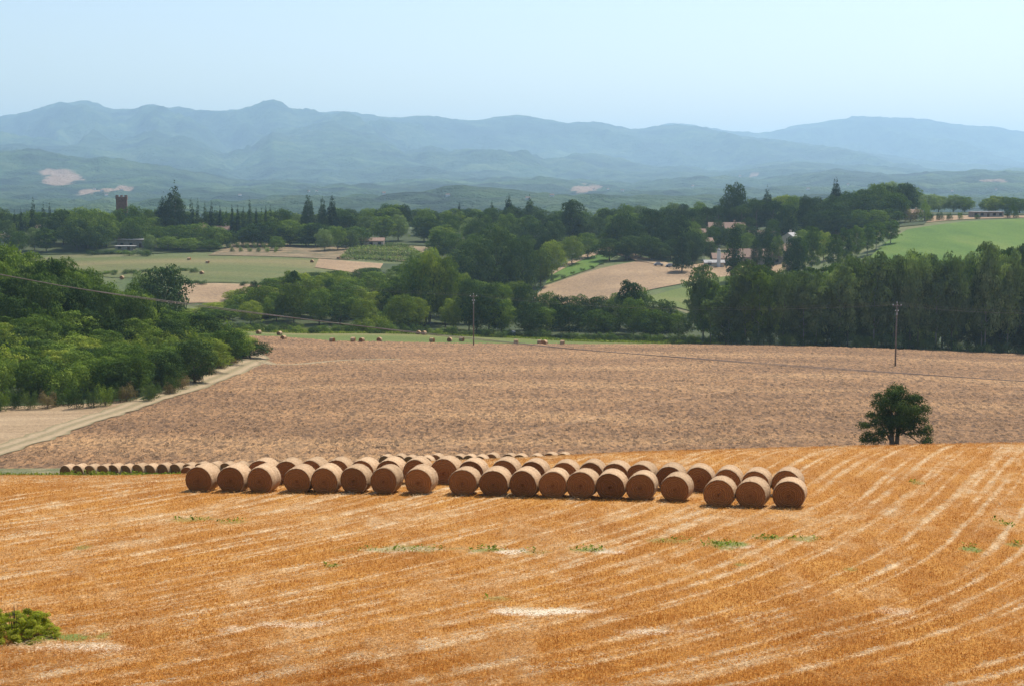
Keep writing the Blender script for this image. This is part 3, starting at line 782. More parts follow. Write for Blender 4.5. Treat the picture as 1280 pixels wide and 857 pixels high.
PROTO = {}
WID = {'round': 1.12, 'tall': .72, 'cypress': .24, 'column': .40, 'conifer': .66, 'cedar': 1.0, 'umbrella': 1.1, 'shrub': 1.4}   # width of each prototype per unit height
def proto(kind, i, lobes, n, leaf, mats_, trunk, shell=0.22, aspect=1.0):
    r_ = np.random.default_rng(1000 + len(PROTO) * 17)
    c, d, s, t = lobe_crown(lobes(r_), n, leaf, r_, shell)
    c[:, 2] /= np.percentile(c[:, 2], 99.3)
    rr_ = np.percentile(np.hypot(c[:, 0], c[:, 1]), 96); c[:, :2] *= WID[kind] / 2 / rr_
    for mk in mats_:
        PROTO.setdefault((kind, mk), []).append((leaves_mesh('crown', c, d, s, t, M[mk], r_, aspect=aspect), trunk(r_)))
for i in range(5):
    proto('round', i, lambda r: lobes_round(r, 44), 8500, 0.020, ['leaf', 'leaf_dark', 'leaf_light', 'leaf_grey'], lambda r: trunk_mesh(r))
for i in range(3):
    proto('tall', i, lambda r: lobes_round(r, 34, 0.05, 0.30, 1.1), 7500, 0.018, ['leaf', 'leaf_dark', 'leaf_grey', 'leaf_light'], lambda r: trunk_mesh(r, .8, .014, 8, 1, M['bark_pale'], .2))
for i in range(3):
    proto('cypress', i, lambda r: lobes_column(r, 26, .03, .12, 2.0), 2600, 0.014, ['needle'], lambda r: trunk_mesh(r, .5, .014, 2, 1, None, .05))
for i in range(2):
    proto('column', i, lambda r: lobes_column(r, 30, .08, .20, 1.0), 4200, 0.015, ['leaf', 'leaf_dark'], lambda r: trunk_mesh(r, .7, .016, 5, 1, None, .1))
for i in range(3):
    proto('conifer', i, lambda r: lobes_tiers(r, 9, .30), 6000, 0.018, ['needle'], lambda r: trunk_mesh(r, .9, .018, 3, 1, None, .1))
proto('cedar', 0, lambda r: lobes_tiers(r, 9, .50, .07), 9000, 0.019, ['needle', 'leaf_dark'], lambda r: trunk_mesh(r, .9, .022, 8, 1, None, .3))
for i in range(2):
    proto('umbrella', i, lambda r: lobes_umbrella(r), 2600, 0.018, ['leaf_dark', 'leaf'], lambda r: trunk_mesh(r, .8, .018, 5, 1, None, .25, .6))
for i in range(4):
    proto('shrub', i, lambda r: lobes_shrub(r), 2600, 0.030, ['leaf', 'leaf_light', 'leaf_dry', 'leaf_dark', 'leaf_grey'], lambda r: trunk_mesh(r, .5, .02, 4, 3, None, .25))
NAMES = {'round': 'broadleaf_tree', 'tall': 'poplar_tree', 'cypress': 'cypress_tree', 'column': 'lombardy_poplar', 'conifer': 'fir_tree', 'cedar': 'cedar_tree', 'umbrella': 'pine_tree', 'shrub': 'shrub'}
CATS = {'round': 'tree', 'tall': 'tree', 'cypress': 'cypress', 'column': 'tree', 'conifer': 'fir tree', 'cedar': 'cedar', 'umbrella': 'pine tree', 'shrub': 'bush'}
def ordn(n):
    w = ['', 'first', 'second', 'third', 'fourth', 'fifth', 'sixth', 'seventh', 'eighth', 'ninth', 'tenth', 'eleventh', 'twelfth', 'thirteenth', 'fourteenth', 'fifteenth', 'sixteenth', 'seventeenth', 'eighteenth', 'nineteenth']
    t = ['', '', 'twenty', 'thirty', 'forty', 'fifty', 'sixty', 'seventy', 'eighty', 'ninety']
    if n < 20: return w[n]
    if n % 10 == 0: return {2: 'twentieth', 3: 'thirtieth', 4: 'fortieth', 5: 'fiftieth', 6: 'sixtieth'}[n // 10]
    return t[n // 10] + '-' + w[n % 10]

def plant(kind, mk, x, y, h, w=None, sink=0.15):
    """one tree: an Empty at its foot with its trunk and crown"""
    cr, tr = random.choice(PROTO[(kind, mk)])
    o = bpy.data.objects.new({'leaf_dark': 'dark_broadleaf_tree', 'leaf_light': 'light_broadleaf_tree', 'leaf_grey': 'grey_broadleaf_tree'}.get(mk, 'broadleaf_tree') if kind == 'round' else NAMES[kind], None); C.objects.link(o)  # round trees are named by leaf tone alone, not by a known species
    o.location = (x, y, gz(x, y) - sink); o.rotation_euler = (0, 0, random.uniform(0, 6.28))
    ws = (w if w else h * WID[kind] * random.uniform(.9, 1.1)) / WID[kind]
    o.scale = (ws, ws * random.uniform(.9, 1.1), h)
    link('trunk', tr, o); link('crown', cr, o)
    o['category'] = CATS[kind]
    o['_u'] = x / y; o['_k'] = kind; o['_m'] = mk
    return o
COLW = {'leaf': 'mid green', 'leaf_dark': 'dark green', 'leaf_light': 'light green', 'leaf_grey': 'grey-green', 'leaf_dry': 'brownish', 'needle': 'blackish green'}
KW = {'round': 'broadleaf tree', 'tall': 'poplar', 'cypress': 'pointed cypress', 'column': 'columnar poplar', 'conifer': 'fir tree', 'cedar': 'spreading cedar', 'umbrella': 'umbrella pine', 'shrub': 'bush'}
def finish_row(objs, where, group):
    """labels: by colour and kind and the count from the left along that row"""
    objs = sorted(objs, key=lambda o: o['_u'])
    for i, o in enumerate(objs):
        o['label'] = '%s %s, %s from left %s' % (COLW[o['_m']], KW[o['_k']], ordn(i + 1), where)
        o['group'] = group
        for k in ('_u', '_k', '_m'): del o[k]
def label1(o, label, group=None):
    o['label'] = label
    if group: o['group'] = group
    for k in ('_u', '_k', '_m'):
        if k in o: del o[k]
    return o

def tree_px(kind, mk, u, Y, vtop, wpx=None):
    x = px(u, Y, vtop); z0 = gz(x, Y); h = zof(vtop, Y) - z0 + 0.15
    return plant(kind, mk, x, Y, max(h, 1.5), wpx * Y / F_PX if wpx else None)
def pick(opts):
    ks, ws = zip(*opts); return random.choices(ks, ws)[0]
def row(us, Yf, topf, wf, kinds, jit=.3, hj=.08):
    out = []
    for u in us:
        Y = Yf(u) if callable(Yf) else Yf
        w = wf(u) if callable(wf) else wf
        u2 = u + random.uniform(-jit, jit) * w; Y2 = Y * (1 + random.uniform(-.012, .012))
        kind, mk = pick(kinds)
        base = vrow(px(u2, Y2), Y2); t = topf(u2)
        vt = base - (base - t) * random.uniform(1 - hj * 1.6, 1 + hj * .4)
        if base - vt < 4: continue
        out.append(tree_px(kind, mk, u2, Y2, vt, w * random.uniform(.9, 1.2)))
    return out
def P1(pts):
    a = np.array(pts, float); return lambda u: float(np.interp(u, a[:, 0], a[:, 1]))

MIX = [(('round', 'leaf'), 5), (('round', 'leaf_dark'), 5), (('round', 'leaf_grey'), 1), (('tall', 'leaf'), 1)]
MIXD = [(('round', 'leaf_dark'), 5), (('round', 'leaf'), 4)]
MIXY = [(('round', 'leaf_light'), 4), (('round', 'leaf'), 4), (('tall', 'leaf_grey'), 1.2), (('tall', 'leaf'), 1)]

# --- A. wooded bank on the left, Y 235-360
edgeY = P1([(-130, 238), (0, 236), (100, 238), (180, 242), (235, 268), (270, 300), (300, 335), (318, 352)])
skyA = P1([(-130, 282), (-40, 288), (0, 297), (30, 303), (55, 312), (80, 325), (110, 334), (140, 345), (165, 362), (190, 380), (215, 386), (240, 394), (280, 396), (300, 400), (312, 424), (320, 440)])
def hrow(off, hm_, us, kinds, w, group_where, group):
    def top(u):
        Y = edgeY(u) + off; b_ = vrow(px(u, Y), Y); return max(skyA(u), b_ - hm_ * F_PX / Y)
    return finish_row(row(us, lambda u: edgeY(u) + off, top, w, kinds, .3, .1), group_where, group)
SH = [(('shrub', 'leaf'), 5), (('shrub', 'leaf_light'), 2), (('shrub', 'leaf_dark'), 3)]
hrow(-4, 3.2, np.arange(-60, 318, 16), [(('shrub', 'leaf_dark'), 5), (('shrub', 'leaf'), 3), (('shrub', 'leaf_dry'), 1)], 24, 'at the foot of the left wood', 'shrubs along the foot of the left wood')
hrow(5, 6.5, list(np.arange(-60, 318, 24)), [(('round', 'leaf'), 4), (('round', 'leaf_dark'), 4), (('shrub', 'leaf'), 2)], 52, 'in the front rank of the left wood', 'trees of the left wood, front rank')
hrow(20, 6.0, np.arange(-60, 300, 28), [(('round', 'leaf'), 5), (('shrub', 'leaf_light'), 2), (('round', 'leaf_light'), 2)], 58, 'in the second rank of the left wood', 'trees of the left wood, second rank')
hrow(34, 4.5, np.arange(-60, 285, 24), [(('shrub', 'leaf_light'), 4), (('shrub', 'leaf'), 3), (('round', 'leaf_light'), 2), (('shrub', 'leaf_dry'), .5)], 52, 'in the pale thicket of the left wood', 'bushes of the pale thicket in the left wood')
hrow(48, 6, np.arange(-60, 275, 26), [(('round', 'leaf'), 4), (('shrub', 'leaf_light'), 3), (('shrub', 'leaf'), 3)], 50, 'behind the pale thicket of the left wood', 'trees behind the thicket in the left wood')
hrow(64, 12, np.arange(-60, 262, 27), [(('round', 'leaf_dark'), 4), (('round', 'leaf'), 3)], 54, 'in the tall middle rank of the left wood', 'tall trees of the left wood, middle rank')
hrow(82, 12.5, np.arange(-60, 246, 27), [(('round', 'leaf_dark'), 3), (('round', 'leaf'), 4)], 50, 'in the upper rank of the left wood', 'trees of the left wood, upper rank')
hrow(100, 12, np.arange(-60, 225, 26), [(('round', 'leaf_dark'), 3), (('round', 'leaf'), 4)], 48, 'on the crest of the left wood', 'trees on the crest of the left wood')
FILL = [(('round', 'leaf'), 4), (('round', 'leaf_dark'), 3), (('shrub', 'leaf'), 3), (('round', 'leaf_light'), 1)]
for off_, h_, nm_ in ((12, 5.6, 'low infill'), (27, 5.2, 'second infill'), (41, 5.2, 'third infill'), (56, 8.5, 'fourth infill'), (73, 12, 'fifth infill'), (91, 12.5, 'sixth infill')):
    hrow(off_, h_, np.arange(-48, 306 - off_ * .75, 27), FILL, 54, 'in the %s line of the left wood' % nm_, 'trees of the left wood, %s line' % nm_)
finish_row([tree_px('shrub', 'leaf_dry', u, edgeY(u) - 8, v, w) for u, v, w in ((212, 478, 20), (228, 470, 18), (244, 463, 22), (262, 456, 18), (276, 452, 16), (290, 446, 16))],
           'on the dry verge above the dirt track', 'dry bushes on the verge of the track')

# --- B. belt of trees behind the meadow
topB = P1([(225, 392), (250, 388), (262, 378), (285, 372), (300, 368), (320, 362), (345, 350), (365, 338), (385, 352), (400, 345), (430, 350), (455, 360), (480, 365), (495, 345), (510, 322), (540, 316), (560, 322), (580, 345), (596, 352), (650, 352),
           (672, 368), (700, 366), (740, 366), (765, 378), (780, 354), (797, 353), (812, 370), (850, 374), (862, 345), (880, 336), (900, 345), (908, 372), (925, 380)])
b_ = []
b_ += row(np.arange(232, 580, 27), 476, lambda u: topB(u) + 12 if u < 470 else max(368, topB(u) + 24), 38, MIXY)
b_ += row(np.arange(590, 912, 24), 462, lambda u: topB(u) + 16, 40, MIXD)
finish_row(b_, 'in the front rank behind the meadow', 'trees behind the meadow, front rank')
b_ = row(np.arange(240, 585, 25), 500, topB, 40, MIXY)
b_ += row(np.arange(588, 850, 24), 485, topB, 38, MIXD)
finish_row(b_, 'in the second rank behind the meadow', 'trees behind the meadow, second rank')
b_ = row(np.arange(262, 590, 27), 535, lambda u: max(328, topB(u) - 6), 36, MIXY)
finish_row(b_, 'in the third rank behind the meadow', 'trees behind the meadow, third rank')
finish_row(row(np.arange(252, 585, 22), 516, lambda u: topB(u) + 2, 32, MIXY + [(('tall', 'leaf_light'), 2)]), 'in the middle rank behind the meadow', 'trees behind the meadow, middle rank')
finish_row(row(np.arange(222, 345, 15), 492, lambda u: 384 - max(0, u - 270) * .12, 30, MIXY, .3, .2), 'filling the hollow behind the dirt track', 'trees in the hollow behind the track')
label1(tree_px('tall', 'leaf_dark', 366, 488, 340, 28), 'narrow dark tree rising above the young wood left of centre')
label1(tree_px('round', 'leaf_grey', 532, 505, 314, 66), 'large grey-green tree, tallest of the belt left of the first pole')
label1(tree_px('round', 'leaf', 556, 512, 330, 44), 'dark broad tree leaning on the large grey-green tree left of the pole')
label1(tree_px('tall', 'leaf_dark', 788, 474, 352, 36), 'dark upright tree standing above the belt below the farm field')
label1(tree_px('tall', 'leaf_grey', 880, 450, 333, 46), 'grey-green willow-like tree at the left end of the poplar row')
label1(tree_px('tall', 'leaf', 889, 447, 352, 40), 'lower green tree in front of the willow-like tree by the poplars')
label1(tree_px('round', 'leaf_dark', 205, 440, 334, 68), 'big dark green tree standing behind the left wood above the wire')
label1(tree_px('round', 'leaf_grey', 178, 444, 342, 40), 'greyish tree at the left side of the big dark tree behind the wood')
label1(tree_px('shrub', 'leaf_light', 472, 452, 392, 40), 'bright green bush at the meadow edge left of centre', 'bushes at the meadow edge')
label1(tree_px('shrub', 'leaf_light', 452, 455, 398, 30), 'small bright bush beside the bright green bush at the meadow edge', 'bushes at the meadow edge')
finish_row(row(np.arange(232, 905, 13), 452, lambda u: vrow(px(u, 452), 452) - 12, 20, [(('shrub', 'leaf_dark'), 4), (('shrub', 'leaf'), 3)], .3, .2), 'along the meadow edge under the belt', 'undergrowth bushes at the meadow edge')

# --- C. poplar row on the right
topC = P1([(900, 372), (915, 345), (930, 332), (955, 330), (985, 333), (1020, 328), (1060, 324), (1095, 318), (1130, 316), (1160, 318), (1200, 312), (1235, 302), (1260, 297), (1300, 295), (1400, 292)])
finish_row(row(np.arange(916, 1400, 22), 418, topC, 44, [(('tall', 'leaf_grey'), 6), (('tall', 'leaf_dark'), 1), (('tall', 'leaf'), 3), (('round', 'leaf_grey'), 1.5)], .25, .12), 'in the front rank of poplars at the field edge', 'poplars along the ploughed field, front rank')
finish_row(row(np.arange(926, 1400, 22), 436, lambda u: topC(u) + 2, 48, [(('tall', 'leaf_grey'), 5), (('tall', 'leaf_dark'), 2), (('tall', 'leaf'), 4)], .25, .06), 'in the second rank of poplars', 'poplars along the ploughed field, second rank')
finish_row(row(np.arange(920, 1400, 26), 456, lambda u: topC(u) + 8, 50, [(('tall', 'leaf_dark'), 4), (('tall', 'leaf'), 4)], .25, .06), 'in the third rank of poplars', 'poplars along the ploughed field, third rank')
finish_row(row(np.arange(915, 1400, 15), 414, lambda u: vrow(px(u, 414), 414) - 20, 22, [(('shrub', 'leaf_dark'), 4), (('shrub', 'leaf'), 2)], .3, .3), 'under the front poplars', 'bushes under the poplars')
finish_row(row(np.arange(915, 1400, 16), 428, lambda u: vrow(px(u, 428), 428) - 46, 34, [(('round', 'leaf_dark'), 4), (('round', 'leaf'), 2)], .3, .3), 'in the shade behind the poplars', 'understorey trees behind the poplars')

# --- D. hedge lines on the left fields
finish_row(row(np.arange(100, 245, 9), 612, lambda u: vrow(px(u, 612), 612) - 6, 13, [(('shrub', 'leaf_dark'), 1), (('shrub', 'leaf'), 1)]), 'in the low hedge across the green meadow', 'hedge bushes on the green meadow')
finish_row(row(np.arange(238, 330, 8), 577, lambda u: vrow(px(u, 577), 577) - 3.0, 11, [(('shrub', 'leaf_dark'), 1)]), 'between green meadow and mown field', 'hedge bushes beside the mown field')
label1(tree_px('round', 'leaf_dark', 317, 540, 352, 14), 'small round dark tree at the corner of the mown field')

# --- E. the villa ridge on the left
E = []
def one(kind, mk, u, vt, w, Y, label, group=None):
    return label1(tree_px(kind, mk, u, Y, vt, w), label, group)
finish_row([tree_px('cypress', 'needle', u, Y, vt, w) for u, vt, w, Y in ((18, 266, 9, 792), (26, 264, 10, 785), (41, 253, 12, 780), (54, 258, 11, 780), (62, 257, 9, 786))], 'in the cluster ending the ridge', 'cypresses at the left end of the ridge')
finish_row([tree_px('cypress', 'needle', u, 805 + (i % 3) * 6, vt, w) for i, (u, vt, w) in enumerate(((239, 253, 12), (247, 254, 11), (256, 257, 10), (264, 256, 11), (275, 261, 9), (283, 263, 8), (290, 259, 10), (297, 260, 9), (304, 262, 9), (312, 253, 10), (320, 262, 9), (327, 263, 8), (332, 261, 8), (338, 260, 9), (344, 264, 8)))],
           'in the long cypress row by the villa', 'cypresses in the long row by the villa')
finish_row([tree_px('round', mk, u, Y, vt, w) for mk, u, vt, w, Y in (('leaf_dark', 8, 276, 26, 775), ('leaf_dark', 78, 264, 38, 765), ('leaf', 108, 261, 58, 752), ('leaf_dark', 95, 274, 44, 742), ('leaf', 132, 266, 36, 756), ('leaf_dark', 120, 282, 40, 738), ('leaf', 165, 258, 30, 790), ('leaf', 184, 262, 26, 800), ('leaf_dark', 200, 262, 30, 795), ('leaf', 148, 262, 22, 800))],
           'in the round grove around the brick tower', 'round trees around the tower')
finish_row([tree_px('round', mk, u, Y, vt, w) for mk, u, vt, w, Y in (('leaf', 200, 284, 38, 752), ('leaf', 222, 282, 44, 748), ('leaf', 247, 280, 44, 750), ('leaf', 270, 284, 36, 752), ('leaf_dark', 283, 288, 30, 760), ('leaf', 210, 296, 36, 738), ('leaf', 236, 298, 40, 735), ('leaf', 262, 300, 34, 736), ('leaf_grey', 187, 294, 18, 733), ('leaf', 346, 296, 24, 742), ('leaf_grey', 405, 287, 24, 745), ('leaf', 422, 284, 26, 752), ('leaf_grey', 438, 288, 20, 756), ('leaf', 362, 276, 42, 775), ('leaf', 385, 280, 34, 778), ('leaf', 353, 262, 26, 815), ('leaf_grey', 372, 268, 24, 812))],
           'in the low grove along the villa slope', 'round trees along the villa slope')
one('cedar', 'needle', 218, 239, 48, 780, 'tall dark cedar rising highest above the villa ridge on the left', 'cedars on the ridge')
one('cedar', 'needle', 205, 250, 34, 786, 'lower cedar at the left side of the highest cedar', 'cedars on the ridge')
one('cedar', 'needle', 385, 249, 28, 800, 'dark cedar with a ragged top right of the cypress row', 'cedars on the ridge')
one('conifer', 'needle', 403, 252, 20, 800, 'narrow fir right beside the ragged cedar', 'firs on the ridge')
one('conifer', 'needle', 415, 249, 24, 806, 'taller fir at the right of the ragged cedar', 'firs on the ridge')
finish_row(row(np.arange(-30, 60, 14), 742, lambda u: 286, 24, MIX), 'in the hedge below the left cypresses', 'trees below the left cypresses')
finish_row(row(np.arange(120, 190, 11), 716, lambda u: vrow(px(u, 716), 716) - 8, 16, [(('shrub', 'leaf_dark'), 1), (('shrub', 'leaf'), 1)]), 'in the low hedge under the long shed', 'hedge bushes under the shed')
finish_row([tree_px('shrub', 'leaf_grey', u, Y, v, 7) for u, v, Y in [(282 + 11 * i + 4 * j, 297 + 6 * j - i * .1, 775 - 22 * j) for i in range(6) for j in range(3)]], 'among the olives on the brown slope', 'olive bushes on the brown slope')
finish_row(row(np.arange(-40, 345, 20), 822, lambda u: 262 if u < 200 else 266, 36, MIXD, .4, .12), 'in the dense line behind the cypresses', 'trees behind the cypresses')
finish_row(row(list(np.arange(72, 196, 16)) + list(np.arange(300, 440, 19)), 772, lambda u: 270 if u < 200 else 279, 36, MIX, .4, .12), 'in the thick grove below the skyline left', 'trees in the left groves')
E = row(np.arange(-60, 460, 17), 880, lambda u: 266, 28, MIX); finish_row(E, 'in the back line behind the villa ridge', 'trees behind the villa ridge')

# --- F. the wood in the middle
skyF = P1([(340, 268), (400, 262), (430, 258), (460, 256), (500, 255), (530, 262), (560, 263), (600, 260), (640, 258), (660, 256), (690, 266), (718, 262), (750, 261), (770, 258), (800, 254), (840, 254), (880, 252)])
def frow(Y, us, hpx, where, kinds=MIX, w=34, floor=0, cap=None):
    def top(u):
        b_ = vrow(px(u, Y), Y); t = max(skyF(u), b_ - hpx)
        if cap: t = max(t, cap(u))
        return t
    finish_row(row(us, Y, top, w * .84, kinds, .35, .12), where, 'trees of the middle wood ' + where)
frow(930, np.arange(425, 900, 19), 36, 'on the crest of the middle wood', MIX, 28)
frow(860, np.arange(430, 900, 20), 36, 'in the seventh rank of the middle wood', MIX, 32)
frow(805, list(np.arange(436, 885, 21)), 36, 'in the sixth rank of the middle wood', MIX, 34)
frow(755, list(np.arange(558, 700, 23)) + list(np.arange(770, 860, 21)), 38, 'in the fifth rank of the middle wood', MIX, 36)
frow(705, list(np.arange(548, 690, 23)) + [], 40, 'in the fourth rank of the middle wood', MIX, 38)
frow(655, np.arange(470, 678, 24), 42, 'in the third rank of the middle wood', MIX, 40, cap=P1([(400, 335), (530, 335), (545, 300), (700, 290)]))
frow(610, np.arange(400, 660, 25), 42, 'in the second rank of the middle wood', MIX, 42, cap=P1([(400, 340), (530, 330), (545, 300), (700, 290)]))
frow(572, np.arange(335, 640, 25), 40, 'in the lowest rank of the middle wood', MIXY, 42, cap=P1([(300, 350), (420, 340), (530, 335), (700, 300)]))
one('round', 'leaf_dark', 620, 283, 62, 618, 'massive dark crown bulging in the middle of the wood')
one('round', 'leaf_dark', 596, 300, 50, 604, 'dark crown at the left foot of the massive crown in the wood')
one('round', 'leaf_dark', 650, 300, 46, 606, 'dark crown at the right foot of the massive crown in the wood')
one('tall', 'leaf_dark', 716, 251, 38, 800, 'tall dark tree standing up from the skyline of the middle wood')
one('round', 'leaf_light', 690, 302, 34, 668, 'yellow-green tree at the upper end of the grass verge', 'yellow-green trees at the right edge of the middle wood')
one('round', 'leaf_light', 676, 312, 30, 640, 'yellow-green tree left of and below the upper verge tree', 'yellow-green trees at the right edge of the middle wood')
one('round', 'leaf_light', 715, 296, 32, 700, 'light tree between verge and tall dark tree', 'yellow-green trees at the right edge of the middle wood')
one('round', 'leaf', 735, 292, 34, 722, 'green tree at the head of the lane beside the grass verge', 'yellow-green trees at the right edge of the middle wood')
one('conifer', 'needle', 636, 248, 20, 900, 'dark fir tip on the skyline of the middle wood', 'firs on the middle skyline')
one('conifer', 'needle', 615, 256, 12, 905, 'small fir tip left of the dark skyline fir', 'firs on the middle skyline')
one('cedar', 'leaf_dark', 662, 251, 24, 900, 'reddish dark spreading tree right of the dark skyline fir')
one('conifer', 'needle', 574, 257, 10, 905, 'slender fir tip in the skyline left of centre', 'firs on the middle skyline')
finish_row([tree_px('round', 'leaf_dark', u, Y, v, w) for u, v, w, Y in ((778, 268, 40, 745), (795, 280, 36, 722), (812, 262, 44, 750), (830, 284, 34, 716), (846, 270, 40, 738), (866, 290, 26, 700), (786, 296, 30, 705), (815, 298, 32, 700))],
           'in the dark grove heading the farm field', 'dark trees above the farm field')
finish_row([tree_px('shrub', 'leaf_dark', u, y_, v, 7) for (u, v), (x_, y_) in [((a, c_ - 4), hit(a, c_, 480, 760)) for a, c_ in ((662, 363), (676, 358), (690, 352), (704, 348), (716, 343), (728, 339), (740, 336), (752, 331))]],
           'along the lower side of the grass verge', 'small bushes along the verge')

# --- G. the right-hand ridge and farm
skyG = P1([(860, 262), (900, 258), (935, 246), (960, 243), (985, 240), (1010, 246), (1040, 243), (1060, 238), (1080, 231), (1100, 227), (1130, 227), (1150, 236), (1170, 240), (1200, 238), (1240, 240), (1300, 238), (1400, 238)])
finish_row(row(np.arange(872, 1400, 17), 930, lambda u: skyG(u) + (6 if u > 1150 else 2), 28, [(('round', 'leaf_light'), 1), (('round', 'leaf'), 4), (('round', 'leaf_grey'), 3)], .3, .1), 'on the skyline of the right ridge', 'trees on the skyline of the right ridge')
finish_row(row(np.arange(880, 1150, 18), 850, lambda u: skyG(u) + 3, 32, MIXD, .3, .1), 'just below the skyline of the right ridge', 'trees below the skyline of the right ridge')
finish_row(row(np.arange(1020, 1142, 18), 812, lambda u: skyG(u) + 14, 34, MIXD, .3, .1), 'in the dark wood left of the green crop', 'trees of the dark wood beside the crop')
finish_row(row(np.arange(985, 1135, 17), 790, lambda u: 262, 30, MIXD, .3, .1), 'in front of the dark wood by the crop', 'front trees of the dark wood beside the crop')
finish_row([tree_px('umbrella', 'leaf_dark', u, Y, v, w) for u, v, w, Y in ((866, 262, 26, 806), (884, 259, 26, 812), (898, 258, 24, 815), (928, 256, 28, 812), (946, 250, 26, 812), (966, 252, 26, 806), (985, 256, 24, 800), (936, 272, 20, 790), (966, 274, 20, 780))],
           'among the pines around the terracotta villa', 'umbrella pines around the villa')
one('round', 'leaf_dark', 918, 231, 38, 850, 'lone round crown standing highest left of the dark ridge wood')
one('round', 'leaf_dark', 1007, 246, 20, 800, 'egg-shaped dark tree in front of the right ridge')
one('conifer', 'needle', 1045, 228, 24, 880, 'pointed fir above the right ridge')
one('cedar', 'needle', 959, 241, 26, 870, 'ragged cedar above the terracotta villa')
finish_row([tree_px('tall', 'leaf', u, Y, v, w) for u, v, w, Y in ((1015, 284, 28, 640), (1043, 294, 24, 628), (1058, 286, 22, 640), (1072, 283, 22, 648), (1085, 281, 20, 662), (1096, 276, 24, 676), (1114, 276, 24, 690), (1000, 298, 22, 625))],
           'in the short row slanting up beside the crop', 'trees slanting up beside the crop')
one('column', 'leaf_dark', 918, 281, 24, 640, 'tall columnar poplar in front of the farmhouse')
one('column', 'leaf_dark', 961, 293, 18, 630, 'shorter columnar poplar right of the farmhouse poplar')
one('round', 'leaf_dark', 990, 298, 26, 622, 'dark round tree at the right end of the farm buildings')
one('conifer', 'needle', 853, 290, 26, 660, 'dark fir at the left end of the farmyard')
finish_row([tree_px('round', mk, u, Y, v, w) for mk, u, v, w, Y in (('leaf', 858, 292, 28, 715), ('leaf', 876, 292, 22, 735), ('leaf_dark', 946, 300, 16, 690), ('leaf', 972, 296, 18, 700), ('leaf', 966, 276, 22, 770), ('leaf_dark', 898, 276, 20, 785), ('leaf', 892, 284, 24, 770), ('leaf_dark', 910, 286, 24, 766), ('leaf', 926, 280, 22, 768), ('leaf_dark', 940, 284, 22, 760), ('leaf_dark', 888, 302, 18, 712), ('leaf', 934, 292, 26, 740), ('leaf_dark', 956, 288, 24, 745), ('leaf', 1004, 288, 26, 735), ('leaf_light', 1030, 290, 24, 680), ('leaf', 918, 296, 20, 738), ('leaf_dark', 868, 306, 18, 700))],
           'among the farm buildings', 'trees among the farm buildings')
finish_row(row([858, 968, 984, 1000, 1016, 1032, 1048, 1064], 792, lambda u: vrow(px(u, 792), 792) - 26, 32, MIX, .4, .2), 'on the slope under the right ridge', 'trees on the slope under the right ridge')
finish_row(row(list(np.arange(760, 872, 15)), 706, lambda u: vrow(px(u, 706), 706) - 30, 32, MIXD, .4, .2), 'in the fringe above the farm field', 'trees fringing the farm field')
finish_row([tree_px('shrub', mk, u, 803, v, w) for mk, u, v, w in (('leaf_dry', 1138, 259, 20), ('leaf', 1156, 251, 22), ('leaf_dark', 1163, 266, 12), ('leaf_dark', 1175, 265, 12), ('leaf', 1187, 266, 10), ('leaf', 1200, 265, 9), ('leaf_dark', 1222, 268, 9), ('leaf_dark', 1260, 261, 9), ('leaf', 1268, 256, 13), ('leaf', 1290, 262, 14))],
           'on the bare strip above the green crop', 'bushes above the green crop')

